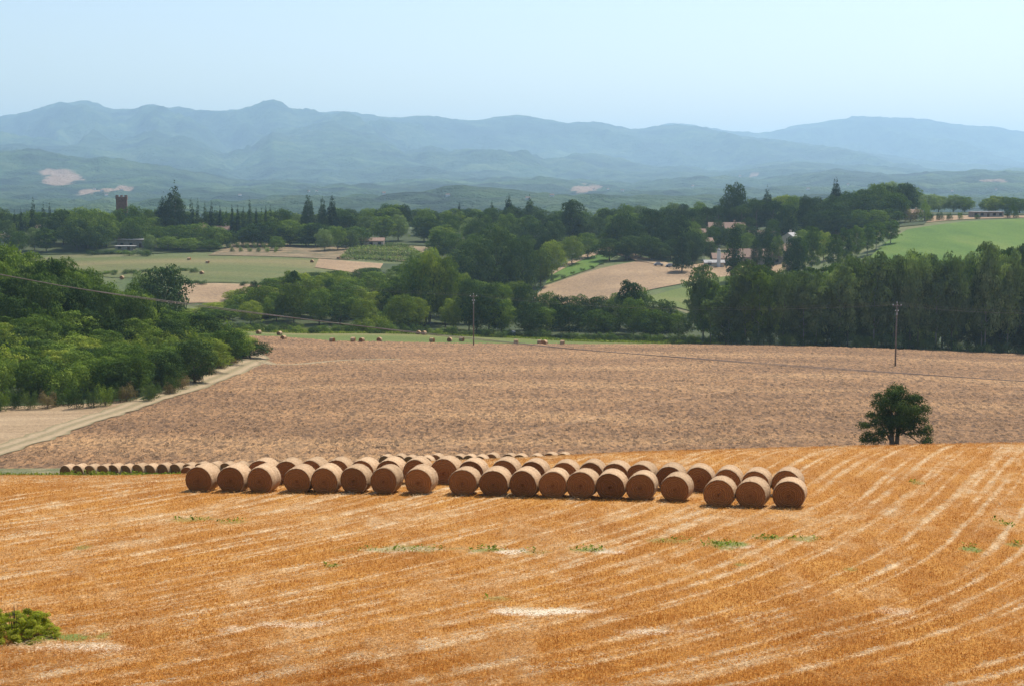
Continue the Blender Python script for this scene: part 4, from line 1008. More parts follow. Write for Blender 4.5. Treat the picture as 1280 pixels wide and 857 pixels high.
# --- H. lone tree in the ploughed field, crown drooping to the ground at both sides
M['leaf_oak'] = leaf_mat('oak_leaves', (0.018, 0.034, 0.010), (0.045, 0.070, 0.018), (0.10, 0.13, 0.03), 0.12)
def lone():
    Y0 = 168.0; u0 = 1118; x0 = px(u0, Y0, 560); z0 = gz(x0, Y0) - 0.1
    r_ = np.random.default_rng(5); k = Y0 / F_PX
    L = []
    zt = lambda v: zof(v, Y0) - z0
    for u, v, a, b__ in ((1100, 499, 9, 7), (1112, 492, 11, 7), (1128, 490, 12, 7), (1140, 499, 12, 9), (1095, 505, 8, 6), (1118, 506, 14, 9), (1136, 512, 13, 10), (1106, 512, 8, 6), (1156, 514, 8, 9), (1150, 526, 8, 8), (1093, 522, 9, 6), (1106, 524, 12, 7),
                      (1122, 522, 14, 8), (1140, 526, 10, 8), (1083, 532, 8, 6), (1098, 534, 9, 6), (1112, 532, 9, 7), (1130, 533, 12, 6), (1156, 538, 7, 9), (1158, 550, 6, 7), (1078, 543, 6, 7), (1081, 552, 7, 5), (1090, 552, 8, 5), (1100, 547, 6, 4), (1152, 553, 6, 4), (1145, 537, 6, 6)):
        for j in range(2):
            L.append(((u - u0) * k + r_.normal(0, .25), r_.normal(0, 1.4) * (1 if v < 535 else .6), zt(v) + r_.normal(0, .12), a * k * 1.12, b__ * k * 1.1))
    for u, v, a, b__ in ((1110, 500, 11, 9), (1122, 500, 12, 10), (1104, 516, 10, 9), (1124, 514, 13, 10), (1144, 516, 9, 9), (1113, 527, 12, 8), (1132, 527, 12, 8), (1092, 528, 9, 8), (1150, 540, 8, 9), (1087, 545, 9, 7), (1098, 541, 9, 6), (1120, 540, 9, 5), (1138, 541, 10, 5)):
        L.append(((u - u0) * k, r_.normal(0, .5), zt(v), a * k, b__ * k))
    c, d, s, t = lobe_crown(L, 34000, 0.085, r_, .6)
    o = bpy.data.objects.new('dark_broadleaf_tree', None); C.objects.link(o); o.location = (x0, Y0, z0)
    link('crown', leaves_mesh('crown', c, d, s, t, M['leaf_oak'], r_), o)
    mb = MB()
    H = zt(486)
    for dx, rad, th in ((-.25, .30, .1), (.25, .26, .5)):
        mb.tube([(dx, 0, -.3), (dx * 1.1, .05, H * .2), (dx * 2, .1, H * .5), (dx * 4, .1, H * .85)], [rad * 1.3, rad, rad * .6, rad * .2], 9)
    for i, (ex, ez) in enumerate(((-3.2, .45), (-2.4, .7), (-1.2, .9), (1.4, .9), (2.6, .7), (3.2, .4), (-3.6, .2), (3.4, .15), (0.4, .95))):
        y_ = r_.normal(0, .8)
        mb.tube([(0.2 * np.sign(ex), 0, H * (.18 + .03 * i)), (ex * .5, y_ * .4, H * (ez * .6 + .22)), (ex, y_, H * ez)], [.16, .10, .03], 6)
    link('trunk', mb.mesh('trunk', M['bark'], True), o)
    tag(o, 'lone dark oak standing by itself in the ploughed field', 'tree')
lone()

# ------------------------------------------------------------------ straw bales
def bale_meshes(seed):
    r_ = np.random.default_rng(seed)
    R0, L = 0.77, 1.27
    seg = 72; nl = 15
    a = np.linspace(0, 2 * np.pi, seg, endpoint=False)
    ly = np.linspace(-L / 2, L / 2, nl)
    e = np.minimum(1, (L / 2 - np.abs(ly)) / 0.07)
    rr = R0 * (0.965 + 0.035 * np.sqrt(np.clip(e, 0, 1)))
    A, Yl = np.meshgrid(a, ly)
    rad = rr[:, None] * (1 + 0.018 * (r_.random((nl, seg)) - .5) + 0.022 * np.sin(2 * A + seed) + 0.012 * np.sin(3 * A + seed * 2) + 0.012 * np.sin(Yl * 9 + seed))
    rad = np.where(np.sin(A) < -0.93, rad * 0.978, rad)               # sits a little flat on the ground
    wrap = np_mesh('net_wrap', np.stack([rad * np.cos(A), Yl, rad * np.sin(A)], -1).reshape(-1, 3),
                   np.array([(i * seg + k, i * seg + (k + 1) % seg, (i + 1) * seg + (k + 1) % seg, (i + 1) * seg + k) for i in range(nl - 1) for k in range(seg)]), M['bale_wrap'], smooth=True)
    ends = []
    for sgn in (-1, 1):
        nr = 16
        q = np.linspace(0.0, 1.0, nr); q[0] = 0.02
        Q, A2 = np.meshgrid(q, a, indexing='ij')
        rim = rad[0 if sgn < 0 else -1]
        rd = Q * rim[None, :] * 1.002
        bulge = 0.035 * (1 - Q ** 2) + 0.022 * (r_.random(Q.shape) - .5) * (Q < .97) + 0.012 * np.sin(Q * 34 + A2)
        yy_ = sgn * (L / 2 + bulge - 0.03 * (Q > 0.97))
        V = np.stack([rd * np.cos(A2), yy_, rd * np.sin(A2)], -1).reshape(-1, 3)
        Fc = np.array([(i * seg + k, i * seg + (k + 1) % seg, (i + 1) * seg + (k + 1) % seg, (i + 1) * seg + k) for i in range(nr - 1) for k in range(seg)])
        ends.append(np_mesh('straw_end', V, Fc, M['bale_end'], smooth=False))
    # loose straw sticking out at the rims and the foot
    n = 520; th = r_.random(n) * 6.283; sg = np.where(r_.random(n) < .5, -1, 1)
    y0_ = sg * L / 2 * np.where(r_.random(n) < .6, 1, r_.random(n)); c0 = np.stack([R0 * .98 * np.cos(th), y0_, R0 * .98 * np.sin(th)], 1)
    d = np.stack([np.cos(th), sg * r_.random(n) * 1.2, np.sin(th)], 1) + r_.normal(0, .7, (n, 3)); d /= np.linalg.norm(d, axis=1)[:, None]
    sd = np.cross(d, r_.normal(0, 1, (n, 3))); sd /= np.linalg.norm(sd, axis=1)[:, None]
    ln = (0.03 + 0.07 * r_.random(n))[:, None]
    V = np.stack([c0 - sd * .006, c0 + sd * .006, c0 + d * ln], 1).reshape(-1, 3)
    fz = np_mesh('loose_straw', V, np.arange(3 * n).reshape(n, 3), M['bale_fuzz'])
    return wrap, ends, fz
BM = [bale_meshes(100 + i) for i in range(6)]
def bale(u, vb, diam_px, az, name='straw_bale', Y=None, low=False):
    """a round bale standing at a spot found on the land"""
    if Y is None: x, Y = hit(u, vb, 60, 700)
    else: x = px(u, Y, vrow(px(u, Y), Y))
    o = bpy.data.objects.new(name, None); C.objects.link(o)
    sc_ = diam_px * Y / F_PX / 1.5 if diam_px else 1.0
    o.scale = (sc_, sc_ * random.uniform(.95, 1.05), sc_ * random.uniform(.97, 1.0))
    r_ = 0.75 * o.scale[2]
    o.location = (x, Y + 0.62 * sc_, gz(x, Y + .6) + r_ * 0.965)
    o.rotation_euler = (random.uniform(-.02, .02), 0, -az)
    w, ends, fz = random.choice(BM)
    link('net_wrap', w, o); link('straw_end', ends[0], o); link('straw_end', ends[1], o); link('loose_straw', fz, o)['kind'] = 'stuff'
    for ch in o.children: ch.rotation_euler = (0, 0, 0)
    o['category'] = 'straw bale'
    return o
def rowY(u):                                   # the front row of bales runs nearly straight, nearer at the right
    return float(np.interp(u, [252, 620, 848, 902, 990], [80.5, 76.8, 74.5, 72.4, 71.6]))
front = [252, 291.6, 328, 374, 408, 444.5, 483, 526, 581, 619.8, 657.5, 694, 730, 766, 804, 848, 902.5, 943.6, 990]
AZ = P1([(230, 12), (500, 12), (1000, 19)])
def r_az(u): return R(AZ(u) + random.uniform(-3, 3))
for i, u in enumerate(front):
    o = bale(u, 0, 0, r_az(u), Y=rowY(u)); k = random.uniform(.97, 1.03); o.scale = tuple(c * k for c in o.scale)
    gapn = {7: ', just left of the first gap in the row', 8: ', just right of the first gap in the row', 15: ', just left of the wide gap', 16: ', just right of the wide gap'}.get(i, '')
    o['label'] = 'round straw bale, %s from left in front row%s' % (ordn(i + 1), gapn.replace(' in the row', ''))
    o['group'] = 'round straw bales in the front row on the stubble'
back = [328, 361, 392, 423, 456, 489, 522, 558, 592, 633.5, 669.5, 708, 742, 772, 804, 841, 877, 913, 949, 987.5]
for i, u in enumerate(back):
    Yb = rowY(min(u, 990)) + (4.6 if u < 860 else 5.2) + random.uniform(-.2, .2)
    o = bale(u, 0, 0, r_az(u), Y=Yb); k = random.uniform(.97, 1.03) * (1.07 if i == 7 else 1); o.scale = tuple(c * k for c in o.scale)
    o['label'] = 'round straw bale, %s from left in second row, behind the front row' % ordn(i + 1)
    o['group'] = 'round straw bales in the second row on the stubble'
x_, y_ = px(234, 103), 103.0
o = bale(234, 0, 0, R(14), Y=104); o.scale = (.62, .6, .5); o.location.z -= .42; o['label'] = 'small slumped straw bale at the crest left of the front row'; o['group'] = 'round straw bales beyond the crest'
far = [84, 99, 114, 130, 144, 158, 174, 188, 205, 221, 237, 252.5, 268.5, 284, 300]
for i, u in enumerate(far):
    o = bale(u, 0, 0, r_az(u) + R(8), Y=151.5 + 0.01 * (u - 84)); k = random.uniform(.94, 1.0); o.scale = tuple(c * k for c in o.scale)
    o['label'] = 'round straw bale, %s from left in far row at the edge of ploughed field' % ordn(i + 1); o['group'] = 'round straw bales in the far row'
far2 = [(483, 568), (500, 567), (514, 568), (534, 568.5), (546, 567), (575, 567), (588, 567), (602, 567), (616, 565.5), (637, 565.5), (651, 565.5), (671, 566), (689, 564), (705, 563.5), (743, 568), (821, 562.5), (835.5, 562), (852, 562.5), (865, 562.5), (880, 562), (892, 562.5), (916, 561.5)]
for i, (u, vt) in enumerate(far2):
    Yb = float(np.interp(u, [480, 700, 920], [150, 143, 134]))
    for _ in range(14):                        # slide along the line of sight until only as much shows as in the row
        t_ = vrow(px(u, Yb), Yb) - 1.5 * F_PX / Yb
        if t_ > vt + .3: Yb += 1.2
        elif t_ < vt - .3: Yb -= 1.2
        else: break
    Yb = min(max(Yb, 118), 160)
    o = bale(u, 0, 0, r_az(u) + R(4), Y=Yb)
    o['label'] = 'bale top, %s from left in the row peeping over the crest' % ordn(i + 1); o['group'] = 'round straw bales peeping over the crest'
md = [(323, 418.5, 'on the meadow nearest the left wood'), (349, 420, 'on the meadow second from the left wood'), (354, 425.5, 'low at the field edge below the second meadow bale'), (415, 428.5, 'lying pale at the field edge left of the three dark bales'), (441, 428, 'left one of the three dark meadow bales'), (452, 428.5, 'middle one of the three dark meadow bales'),
      (474, 428, 'right one of the three dark meadow bales'), (523, 419, 'left one of the touching pair on the meadow'), (530, 419.5, 'right one of the touching pair on the meadow'), (540, 428.5, 'lying pale right below the touching pair'), (562, 428, 'pale at the field edge left of the first pole'), (577, 427.5, 'closest to the first pole on its left'),
      (645, 430.5, 'pale below the white wrapped bale'), (675, 431, 'left one of two small ones right of the pole'), (681, 431.3, 'right one of two small ones right of the pole'), (703, 431.5, 'farthest right on the meadow')]
for u, v, l in md:
    x, Y = hit(u, v - 0.5, 330, 520)
    o = bale(u, 0, 0, R(random.choice([15, 30, -60, 75, 100])), name='hay_bale', Y=Y); o['category'] = 'hay bale'
    o.scale = (.86,) * 3; o.location.z -= .1; o['label'] = 'small round hay bale, ' + l; o['group'] = 'hay bales on the meadow'
ld = [(236, 326, 'grey one near the trees below the slope'), (259, 330, 'left one of the two bright ones'), (252, 343.5, 'lowest one on the green meadow'), (390, 329, 'greenish one right of centre'), (423, 324.5, 'bright one on the dry bank'), (152, 349.5, 'at the hedge behind the left wood')]
for u, v, l in ld:
    x, Y = hit(u, v, 560, 760)
    o = bale(u, 0, 0, R(random.choice([15, 60, 100])), name='hay_bale', Y=Y); o['category'] = 'hay bale'
    o['label'] = 'tiny hay bale on the far left meadow, ' + l; o['group'] = 'hay bales on the far left meadow'
def wrapped():
    x, Y = hit(641, 421, 330, 520)
    mb = MB(); pr = [(-.6, .5), (-.6, .66), (-.52, .75), (.52, .75), (.6, .66), (.6, .5)]
    vs = []; fs = []; sg = 24
    for y_, r_ in pr:
        for k in range(sg): vs.append((r_ * math.cos(k * 6.2832 / sg), y_, r_ * math.sin(k * 6.2832 / sg)))
    for i in range(len(pr) - 1):
        for k in range(sg): fs.append((i * sg + k, i * sg + (k + 1) % sg, (i + 1) * sg + (k + 1) % sg, (i + 1) * sg + k))
    fs += [tuple(range(sg))[::-1], tuple(range(5 * sg, 6 * sg))]
    mb.add(vs, fs)
    o = link('wrapped_bale', mb.mesh('wrapped_bale', M['wrap_white'], False), None, (x, Y, gz(x, Y) + .74)); o.scale = (1.25,) * 3; o.location.z += .18
    o.rotation_euler = (0, 0, R(-20)); tag(o, 'white wrapped bale at the foot of the trees right of the first pole', 'hay bale')
wrapped()

# ------------------------------------------------------------------ poles and wires
def pole(u, vb, vt, label, Y=None):
    x, Y = hit(u, vb, 250, 460) if Y is None else (px(u, Y), Y)
    z0 = gz(x, Y); H = zof(vt, Y) - z0
    o = bpy.data.objects.new('utility_pole', None); C.objects.link(o); o.location = (x, Y, z0)
    mb = MB(); mb.tube([(0, 0, -.4), (0, 0, H * .5), (0.03, 0, H)], [.19, .16, .11], 10); link('post', mb.mesh('post', M['pole_wood'], True), o)
    mb = MB(); mb.box(0, -.14, H - .55, 1.9, .12, .14); mb.tube([(0, -.12, H - 1.3), (.55, -.14, H - .6)], .03, 5); mb.tube([(0, -.12, H - 1.3), (-.55, -.14, H - .6)], .03, 5)
    link('crossarm', mb.mesh('crossarm', M['pole_wood']), o)
    for k, (ix, iz) in enumerate(((-.85, H - .48), (.85, H - .48), (0, H), (-.3, H - 1.7), (.3, H - 1.7))):
        mb = MB(); mb.tube([(ix, -.14 if k != 2 else 0, iz), (ix, -.14 if k != 2 else 0, iz + .1), (ix, -.14 if k != 2 else 0, iz + .16), (ix, -.14 if k != 2 else 0, iz + .26)], [.04, .10, .06, .09], 8)
        link('insulator', mb.mesh('insulator', M['ceramic'], True), o)
    mb = MB(); mb.box(0.0, -.22, H - 2.3, .34, .22, .5); link('junction_box', mb.mesh('junction_box', M['roof_grey']), o)
    tag(o, label, 'utility pole', 'utility poles across the ploughed field')
    return [Vector((x + dx, Y - .14, z0 + dz)) for dx, dz in ((-.85, H - .3), (.85, H - .3), (0, H + .2))]
pA = pole(592, 432, 368, 'weathered utility pole standing by the meadow edge in the centre')
pB = pole(1119, 459, 379, 'taller utility pole in the ploughed field before the poplars')
pC = pole(1560, 0, 372, 'utility pole beyond the right end of the poplar row', Y=225)
pD = pole(-60, 0, 300, 'utility pole beyond the left wood', Y=520)
def cable(a, b_, sag, rad, n=40):
    pts = []
    for i in range(n + 1):
        t = i / n; p_ = a.lerp(b_, t); p_.z -= sag * 4 * t * (1 - t); pts.append(p_)
    mb = MB(); mb.tube(pts, rad, 5); return mb.mesh('power_line', M['wire'], True)
k = 0
for A_, B_, s_, l in ((pA, pB, 2.2, 'between the two poles'), (pB, pC, 2.0, 'from the taller pole to the right'), (pD, pA, 3.0, 'from the centre pole into the woods')):
    for j in range(3):
        o = link('power_line', cable(A_[j], B_[j], s_, .011)); tag(o, 'thin %s wire running %s' % (('left', 'right', 'top')[j], l), 'wire', 'wires strung on the utility poles')
# the heavy cable that crosses in front of the whole view
YW0, YW1 = 150.0, 235.0
wpts = [(-260, 293), (-120, 320), (0, 343), (100, 361), (215, 377), (320, 391), (430, 405), (510, 414), (595, 423), (720, 436), (850, 446), (1000, 457), (1130, 466), (1280, 476), (1450, 484), (1650, 490)]
W3 = []
for u, v in wpts:
    t = (u + 260) / 1910; Y = YW0 + (YW1 - YW0) * t
    W3.append(Vector((px(u, Y, v), Y, zof(v, Y))))
W = []
for i in range(len(W3) - 1):
    p0, p1, p2, p3 = W3[max(i - 1, 0)], W3[i], W3[i + 1], W3[min(i + 2, len(W3) - 1)]
    for k in range(8):
        t = k / 8; W.append(0.5 * (2 * p1 + (p2 - p0) * t + (2 * p0 - 5 * p1 + 4 * p2 - p3) * t * t + (3 * p1 - p0 - 3 * p2 + p3) * t ** 3))
W.append(W3[-1])
for j, (dz, r_) in enumerate(((0, .042), (-.17, .034))):
    mb = MB(); mb.tube([w + Vector((0, 0.1 * j, dz * (0.6 + .4 * math.sin(i * .23)))) for i, w in enumerate(W)], r_, 6)
    o = link('overhead_cable', mb.mesh('overhead_cable', M['wire'], True))
    tag(o, ('upper' if j == 0 else 'lower') + ' of the two heavy cables sagging across the whole view', 'cable', 'heavy cables sagging across the view')

# ------------------------------------------------------------------ buildings
def house(name, u, Y, w, d, h, wall, roof, label, rot=0, rh=None, rows=1, cat='house', wins=3, flat_=False, chim=True, porch=False, x=None, zoff=0):
    x = px(u, Y) if x is None else x
    o = bpy.data.objects.new(name, None); C.objects.link(o); z0 = gz(x, Y) + zoff; o.location = (x, Y, z0); o.rotation_euler = (0, 0, R(rot))
    mb = MB(); mb.box(0, 0, h / 2 - 1, w, d, h + 2)
    rh = rh if rh is not None else d * .22
    if not flat_:
        mb.add([(-w / 2, -d / 2, h), (-w / 2, d / 2, h), (-w / 2, 0, h + rh), (w / 2, -d / 2, h), (w / 2, d / 2, h), (w / 2, 0, h + rh)], [(0, 2, 1), (3, 4, 5)])
    link('wall', mb.mesh('wall', M[wall]), o)
    ov = .45; t = .22; mb = MB()
    if flat_:
        mb.box(0, 0, h + .12, w + 1.2, d + 1.2, .24)
    else:
        for sg in (-1, 1):
            a = (0, h + rh + .02); b_ = (sg * (d / 2 + ov), h - rh * ov / (d / 2) + .02)
            vs = [(sx * (w / 2 + ov), q[0], q[1] + dz) for sx in (-1, 1) for q in (a, b_) for dz in (0.01, t)]
            mb.add(vs, [(0, 1, 3, 2), (4, 6, 7, 5), (0, 4, 5, 1), (2, 3, 7, 6), (0, 2, 6, 4), (1, 5, 7, 3)])
    rf = link('roof', mb.mesh('roof', M[roof]), o)
    if chim and not flat_:
        mb = MB(); mb.box(w * .22, d * .12, h + rh + .35, .8, .8, 1.7); mb.box(w * .22, d * .12, h + rh + 1.3, 1.0, 1.0, .16); link('chimney', mb.mesh('chimney', M[wall]), rf)
    for r_ in range(rows):
        for i in range(wins):
            wx = (i + .5) / wins * w - w / 2; zz = 1.0 + r_ * 3.0
            if r_ == 0 and i == wins // 2:
                mb = MB(); mb.box(wx, -d / 2 - .03, 1.1, 1.3, .1, 2.2); link('door', mb.mesh('door', M['wood_door']), o); continue
            mb = MB(); mb.box(wx, -d / 2 - .02, zz + .7, 1.1, .08, 1.4); wn_ = link('window', mb.mesh('window', M['window']), o)
            mb = MB(); mb.box(wx - .72, -d / 2 - .07, zz + .7, .34, .08, 1.45); mb.box(wx + .72, -d / 2 - .07, zz + .7, .34, .08, 1.45); link('shutter', mb.mesh('shutter', M['wood_door']), wn_)
    if porch:
        mb = MB(); mb.box(0, -d / 2 - 1.6, 2.7, w * .7, 3.2, .16)
        for i in range(4): mb.box(-w * .33 + i * w * .22, -d / 2 - 3.0, 1.3, .22, .22, 2.7)
        link('porch', mb.mesh('porch', M[roof]), o)
    tag(o, label, cat); return o
house('farmhouse', 942, 706, 24, 12, 3.4, 'wall_stone', 'roof_tile', 'long low farmhouse with a pale tiled roof between the two columnar poplars', -4, 3.6, 1, wins=5)
house('farmhouse', 981, 712, 14, 10, 4.4, 'wall_stone', 'roof_tile', 'farm building with tiled roof right of the shorter columnar poplar', 6, 3.0, 1, wins=3)
house('farmhouse', 903, 700, 11, 9, 3.2, 'wall_stone', 'roof_tile', 'small tiled building left of the tallest columnar poplar', 0, 2.2, 1, wins=3)
house('farm_shed', 891, 690, 9, 4, 2.0, 'wall_cream', 'roof_grey', 'low pale shed beside the white silo tower', 0, 1.0, 1, 'shed', 2, False, False)
def silo():
    x, Y = px(897, 688), 688; z0 = gz(x, Y); mb = MB(); mb.tube([(0, 0, -1), (0, 0, 7.8)], [.85, .85], 20)
    o = bpy.data.objects.new('silo', None); C.objects.link(o); o.location = (x, Y, z0); link('body', mb.mesh('body', M['wall_white'], False), o)
    mb = MB(); mb.tube([(0, 0, 7.8), (0, 0, 8.2), (0, 0, 8.9)], [.95, .8, .15], 20); link('cap', mb.mesh('cap', M['roof_grey']), o); tag(o, 'pale round silo tower left of the tallest columnar poplar', 'silo')
silo()
house('farmhouse', 986, 745, 9, 8, 6.5, 'wall_cream', 'roof_grey', 'pale house with gabled grey roof above the farm buildings', 60, 2.6, 1, wins=2)
house('villa', 906, 798, 19, 10, 8.6, 'wall_ochre', 'roof_tile', 'terracotta villa under the umbrella pines on the right slope', -5, 3.0, 3, 'villa', 5)
house('villa', 878, 796, 9, 8, 6.4, 'wall_ochre', 'roof_tile', 'small terracotta wing left of the villa under the pines', 0, 2.0, 1, 'villa', 3)
house('cottage', 873, 745, 12, 8, 6.0, 'wall_ochre', 'roof_tile', 'cottage with pinkish roof below the villa left of the farm', 5, 1.8, 1, 'cottage', 3)
house('terrace_house', 950, 785, 22, 7, 6.5, 'wall_cream', 'roof_tile', 'low pale building stretched right of the terracotta villa', 4, 1.2, 1, 'house', 4, False, False)
house('long_house', 1227, 828, 17, 8, 3.0, 'wall_stone', 'roof_grey', 'long single-storey house with pale flat roof above the green crop', 0, 1.2, 1, 'house', 5, True, False)
house('house', 1137, 830, 9, 7, 3.4, 'wall_cream', 'roof_tile', 'small house half hidden by the brown bush above the crop', 10, 1.8, 1, 'house', 3)
house('house', 1034, 842, 8, 7, 6.0, 'wall_cream', 'roof_tile', 'pale house peeping out of the ridge trees left of the dark wood', 0, 2, 1, 'house', 2)
house('long_shed', 176, 760, 19, 8, 4.0, 'wall_stone', 'roof_grey', 'open long shed with a white roof below the grove on the left', -4, .8, 1, 'shed', 4, True, False)
house('barn', 160, 742, 9, 5, 2.2, 'wall_stone', 'roof_grey', 'small low barn in front of the long shed on the left', 0, .7, 1, 'barn', 2, True, False)
house('white_house', 2, 768, 14, 9, 3.8, 'wall_white', 'roof_tile', 'white house with tiled roof at the far left of the ridge', 4, 1.8, 1, wins=4)
house('pink_house', 58, 800, 6, 6, 6.5, 'wall_ochre', 'roof_tile', 'pinkish house squeezed between cypresses and the round grove', 0, 1.6, 2, wins=2)
house('stone_house', 342, 792, 11, 7, 4.4, 'wall_stone', 'roof_tile', 'stone house on the brown slope under the cypress row', 0, 2, 1, wins=3)
house('house', 252, 806, 10, 7, 6.6, 'wall_ochre', 'roof_tile', 'ochre house behind the left low grove by the cypresses', 0, 2, 2, wins=3)
house('house', 280, 808, 9, 7, 6.0, 'wall_cream', 'roof_tile', 'cream house in the long cypress row', 0, 2, 2, wins=3)
house('barn', 455, 776, 22, 7, 3.0, 'wall_cream', 'roof_tile', 'low pale farm building above the vineyard', 2, 1.4, 1, 'barn', 5, False, False)
def tower():
    Y = 815; x = px(157, Y); z0 = gz(x, Y); H = zof(245.5, Y) - z0; w = 14 * Y / F_PX
    o = bpy.data.objects.new('brick_tower', None); C.objects.link(o); o.location = (x, Y, z0); o.rotation_euler = (0, 0, R(12))
    mb = MB(); mb.box(0, 0, H / 2 - 1, w * .93, w * .93, H + .2); link('shaft', mb.mesh('shaft', M['brick']), o)
    mb = MB(); mb.box(0, 0, H - 1.0, w, w, 1.3)
    for sx in (-1, 1):
        for k in range(3):
            mb.box(sx * w * .42, (k - 1) * w * .36, H + .15, w * .14, w * .18, .8); mb.box((k - 1) * w * .36, sx * w * .42, H + .15, w * .18, w * .14, .8)
    link('battlement', mb.mesh('battlement', M['brick']), o)
    for k in range(2):
        mb = MB(); mb.box((k - .5) * w * .4, -w * .43 - .03, H - 4.2, .7, .1, 1.6); link('window', mb.mesh('window', M['window']), o)
    tag(o, 'square red brick tower rising above the left grove', 'tower')
tower()

# parked cars by the villa and the farm
def car(u, Y, paint, label, rot=0):
    x = px(u, Y); o = bpy.data.objects.new('parked_car', None); C.objects.link(o); o.location = (x, Y, gz(x, Y) + .45); o.rotation_euler = (0, 0, R(rot))
    prof_ = [(-2.1, .25), (-2.1, .75), (-1.9, .9), (-1.5, .95), (-1.1, 1.45), (.5, 1.5), (1.1, 1.0), (1.95, .85), (2.15, .6), (2.15, .25)]
    n = len(prof_); vs = [(a, sy * (.82 if b_ < 1.1 else .66), b_) for sy in (-1, 1) for a, b_ in prof_]
    mb = MB(); mb.add(vs, [tuple(range(n)), tuple(range(n, 2 * n))[::-1]] + [(i, (i + 1) % n, n + (i + 1) % n, n + i) for i in range(n)]); link('body', mb.mesh('body', M[paint]), o)
    mb = MB(); mb.box(-.3, 0, 1.2, 1.5, 1.52, .3); link('window', mb.mesh('window', M['window']), o)
    for wx in (-1.35, 1.35):
        for sy in (-1, 1):
            mb = MB(); mb.tube([(wx, sy * .7, .3), (wx, sy * .88, .3)], .33, 14); link('wheel', mb.mesh('wheel', M['tyre']), o)
    tag(o, label, 'car', 'cars parked around the farms')
car(976, 760, 'car_white', 'white car, left one of the two beside the terracotta villa', 10)
car(983, 757, 'car_white', 'white car, right one of the two beside the terracotta villa', 25)
car(822, 676, 'car_grey', 'dark car, left one at the upper corner of the farm field', 5)
car(837, 674, 'car_grey', 'second dark car, right one at the upper corner of the farm field', -5)

# vineyard rows above the middle wood
for i in range(13):
    Y = 706 + i * 6.2
    mb_c = []; u0, u1 = 428 + i * 1.5, 545 - i * 3.0
    xs = np.arange(px(u0, Y), px(u1, Y), 1.0)
    n = len(xs) * 30; c = np.stack([rng.choice(xs, n) + rng.normal(0, .4, n), np.full(n, Y) + rng.normal(0, .35, n) + 0, rng.random(n) * 1.7 + .2], 1)
    c[:, 1] += (c[:, 0] - xs[0]) * -0.10
    c[:, 2] += ground(c[:, 0], c[:, 1]) - 0.0
    d = rng.normal(0, 1, (n, 3)); d[:, 2] += .6; d /= np.linalg.norm(d, axis=1)[:, None]
    o = link('vine_row', leaves_mesh('vine_row', c, d, 0.30 * (0.6 + rng.random(n)), rng.random(n), M['leaf_grey']))
    tag(o, 'row of vines, %s from the bottom of the small vineyard' % ordn(i + 1), 'vine row', 'vine rows on the slope')

# a scatter of far white houses at the foot of the mountains
vil = [(118, 238), (128, 241), (152, 239), (133, 246), (386, 241), (396, 243), (742, 239), (760, 238), (778, 240), (660, 250), (690, 247), (925, 222), (1010, 238), (866, 236), (1190, 242), (1245, 240), (1060, 233), (300, 248), (560, 247), (480, 246)]
MZ = {}
def mhit(u, v):
    s_ = s_of(u, v); j = int(np.clip(np.searchsorted(ss, s_), 1, len(ss) - 1)); col_ = Zm[:, j] / ys_
    r = float(ratio(v)); k = np.where((col_ >= r) & (ys_ > 1400))[0]
    i = int(k[0]) if len(k) else len(ys_) // 2
    return s_ * ys_[i], ys_[i], Zm[i, j]
far_mesh = []
for w, d, h in ((10, 8, 5), (14, 8, 5)):
    mb = MB(); mb.box(0, 0, h / 2 - 2, w, d, h + 4)
    mr = MB(); mr.add([(-w / 2 - 1, -d / 2 - 1, h), (w / 2 + 1, -d / 2 - 1, h), (w / 2 + 1, 0, h + 4), (-w / 2 - 1, 0, h + 4), (w / 2 + 1, d / 2 + 1, h), (-w / 2 - 1, d / 2 + 1, h)], [(0, 1, 2, 3), (3, 2, 4, 5), (0, 3, 5), (1, 4, 2), (0, 5, 4, 1)])
    far_mesh.append((mb.mesh('wall', M['wall_white']), mr.mesh('roof', M['roof_tile'])))
for i, (u, v) in enumerate(sorted(vil)):
    x, y, z = mhit(u, v); o = bpy.data.objects.new('valley_house', None); C.objects.link(o); o.location = (x, y, z); o.rotation_euler = (0, 0, random.uniform(-.6, .6))
    o.scale = (min(1, max(.5, y / 7000)),) * 3
    a, b_ = random.choice(far_mesh); link('wall', a, o); link('roof', b_, o)
    tag(o, 'tiny white house in the hazy valley, %s from left' % ordn(i + 1), 'house', 'white houses in the hazy valley')

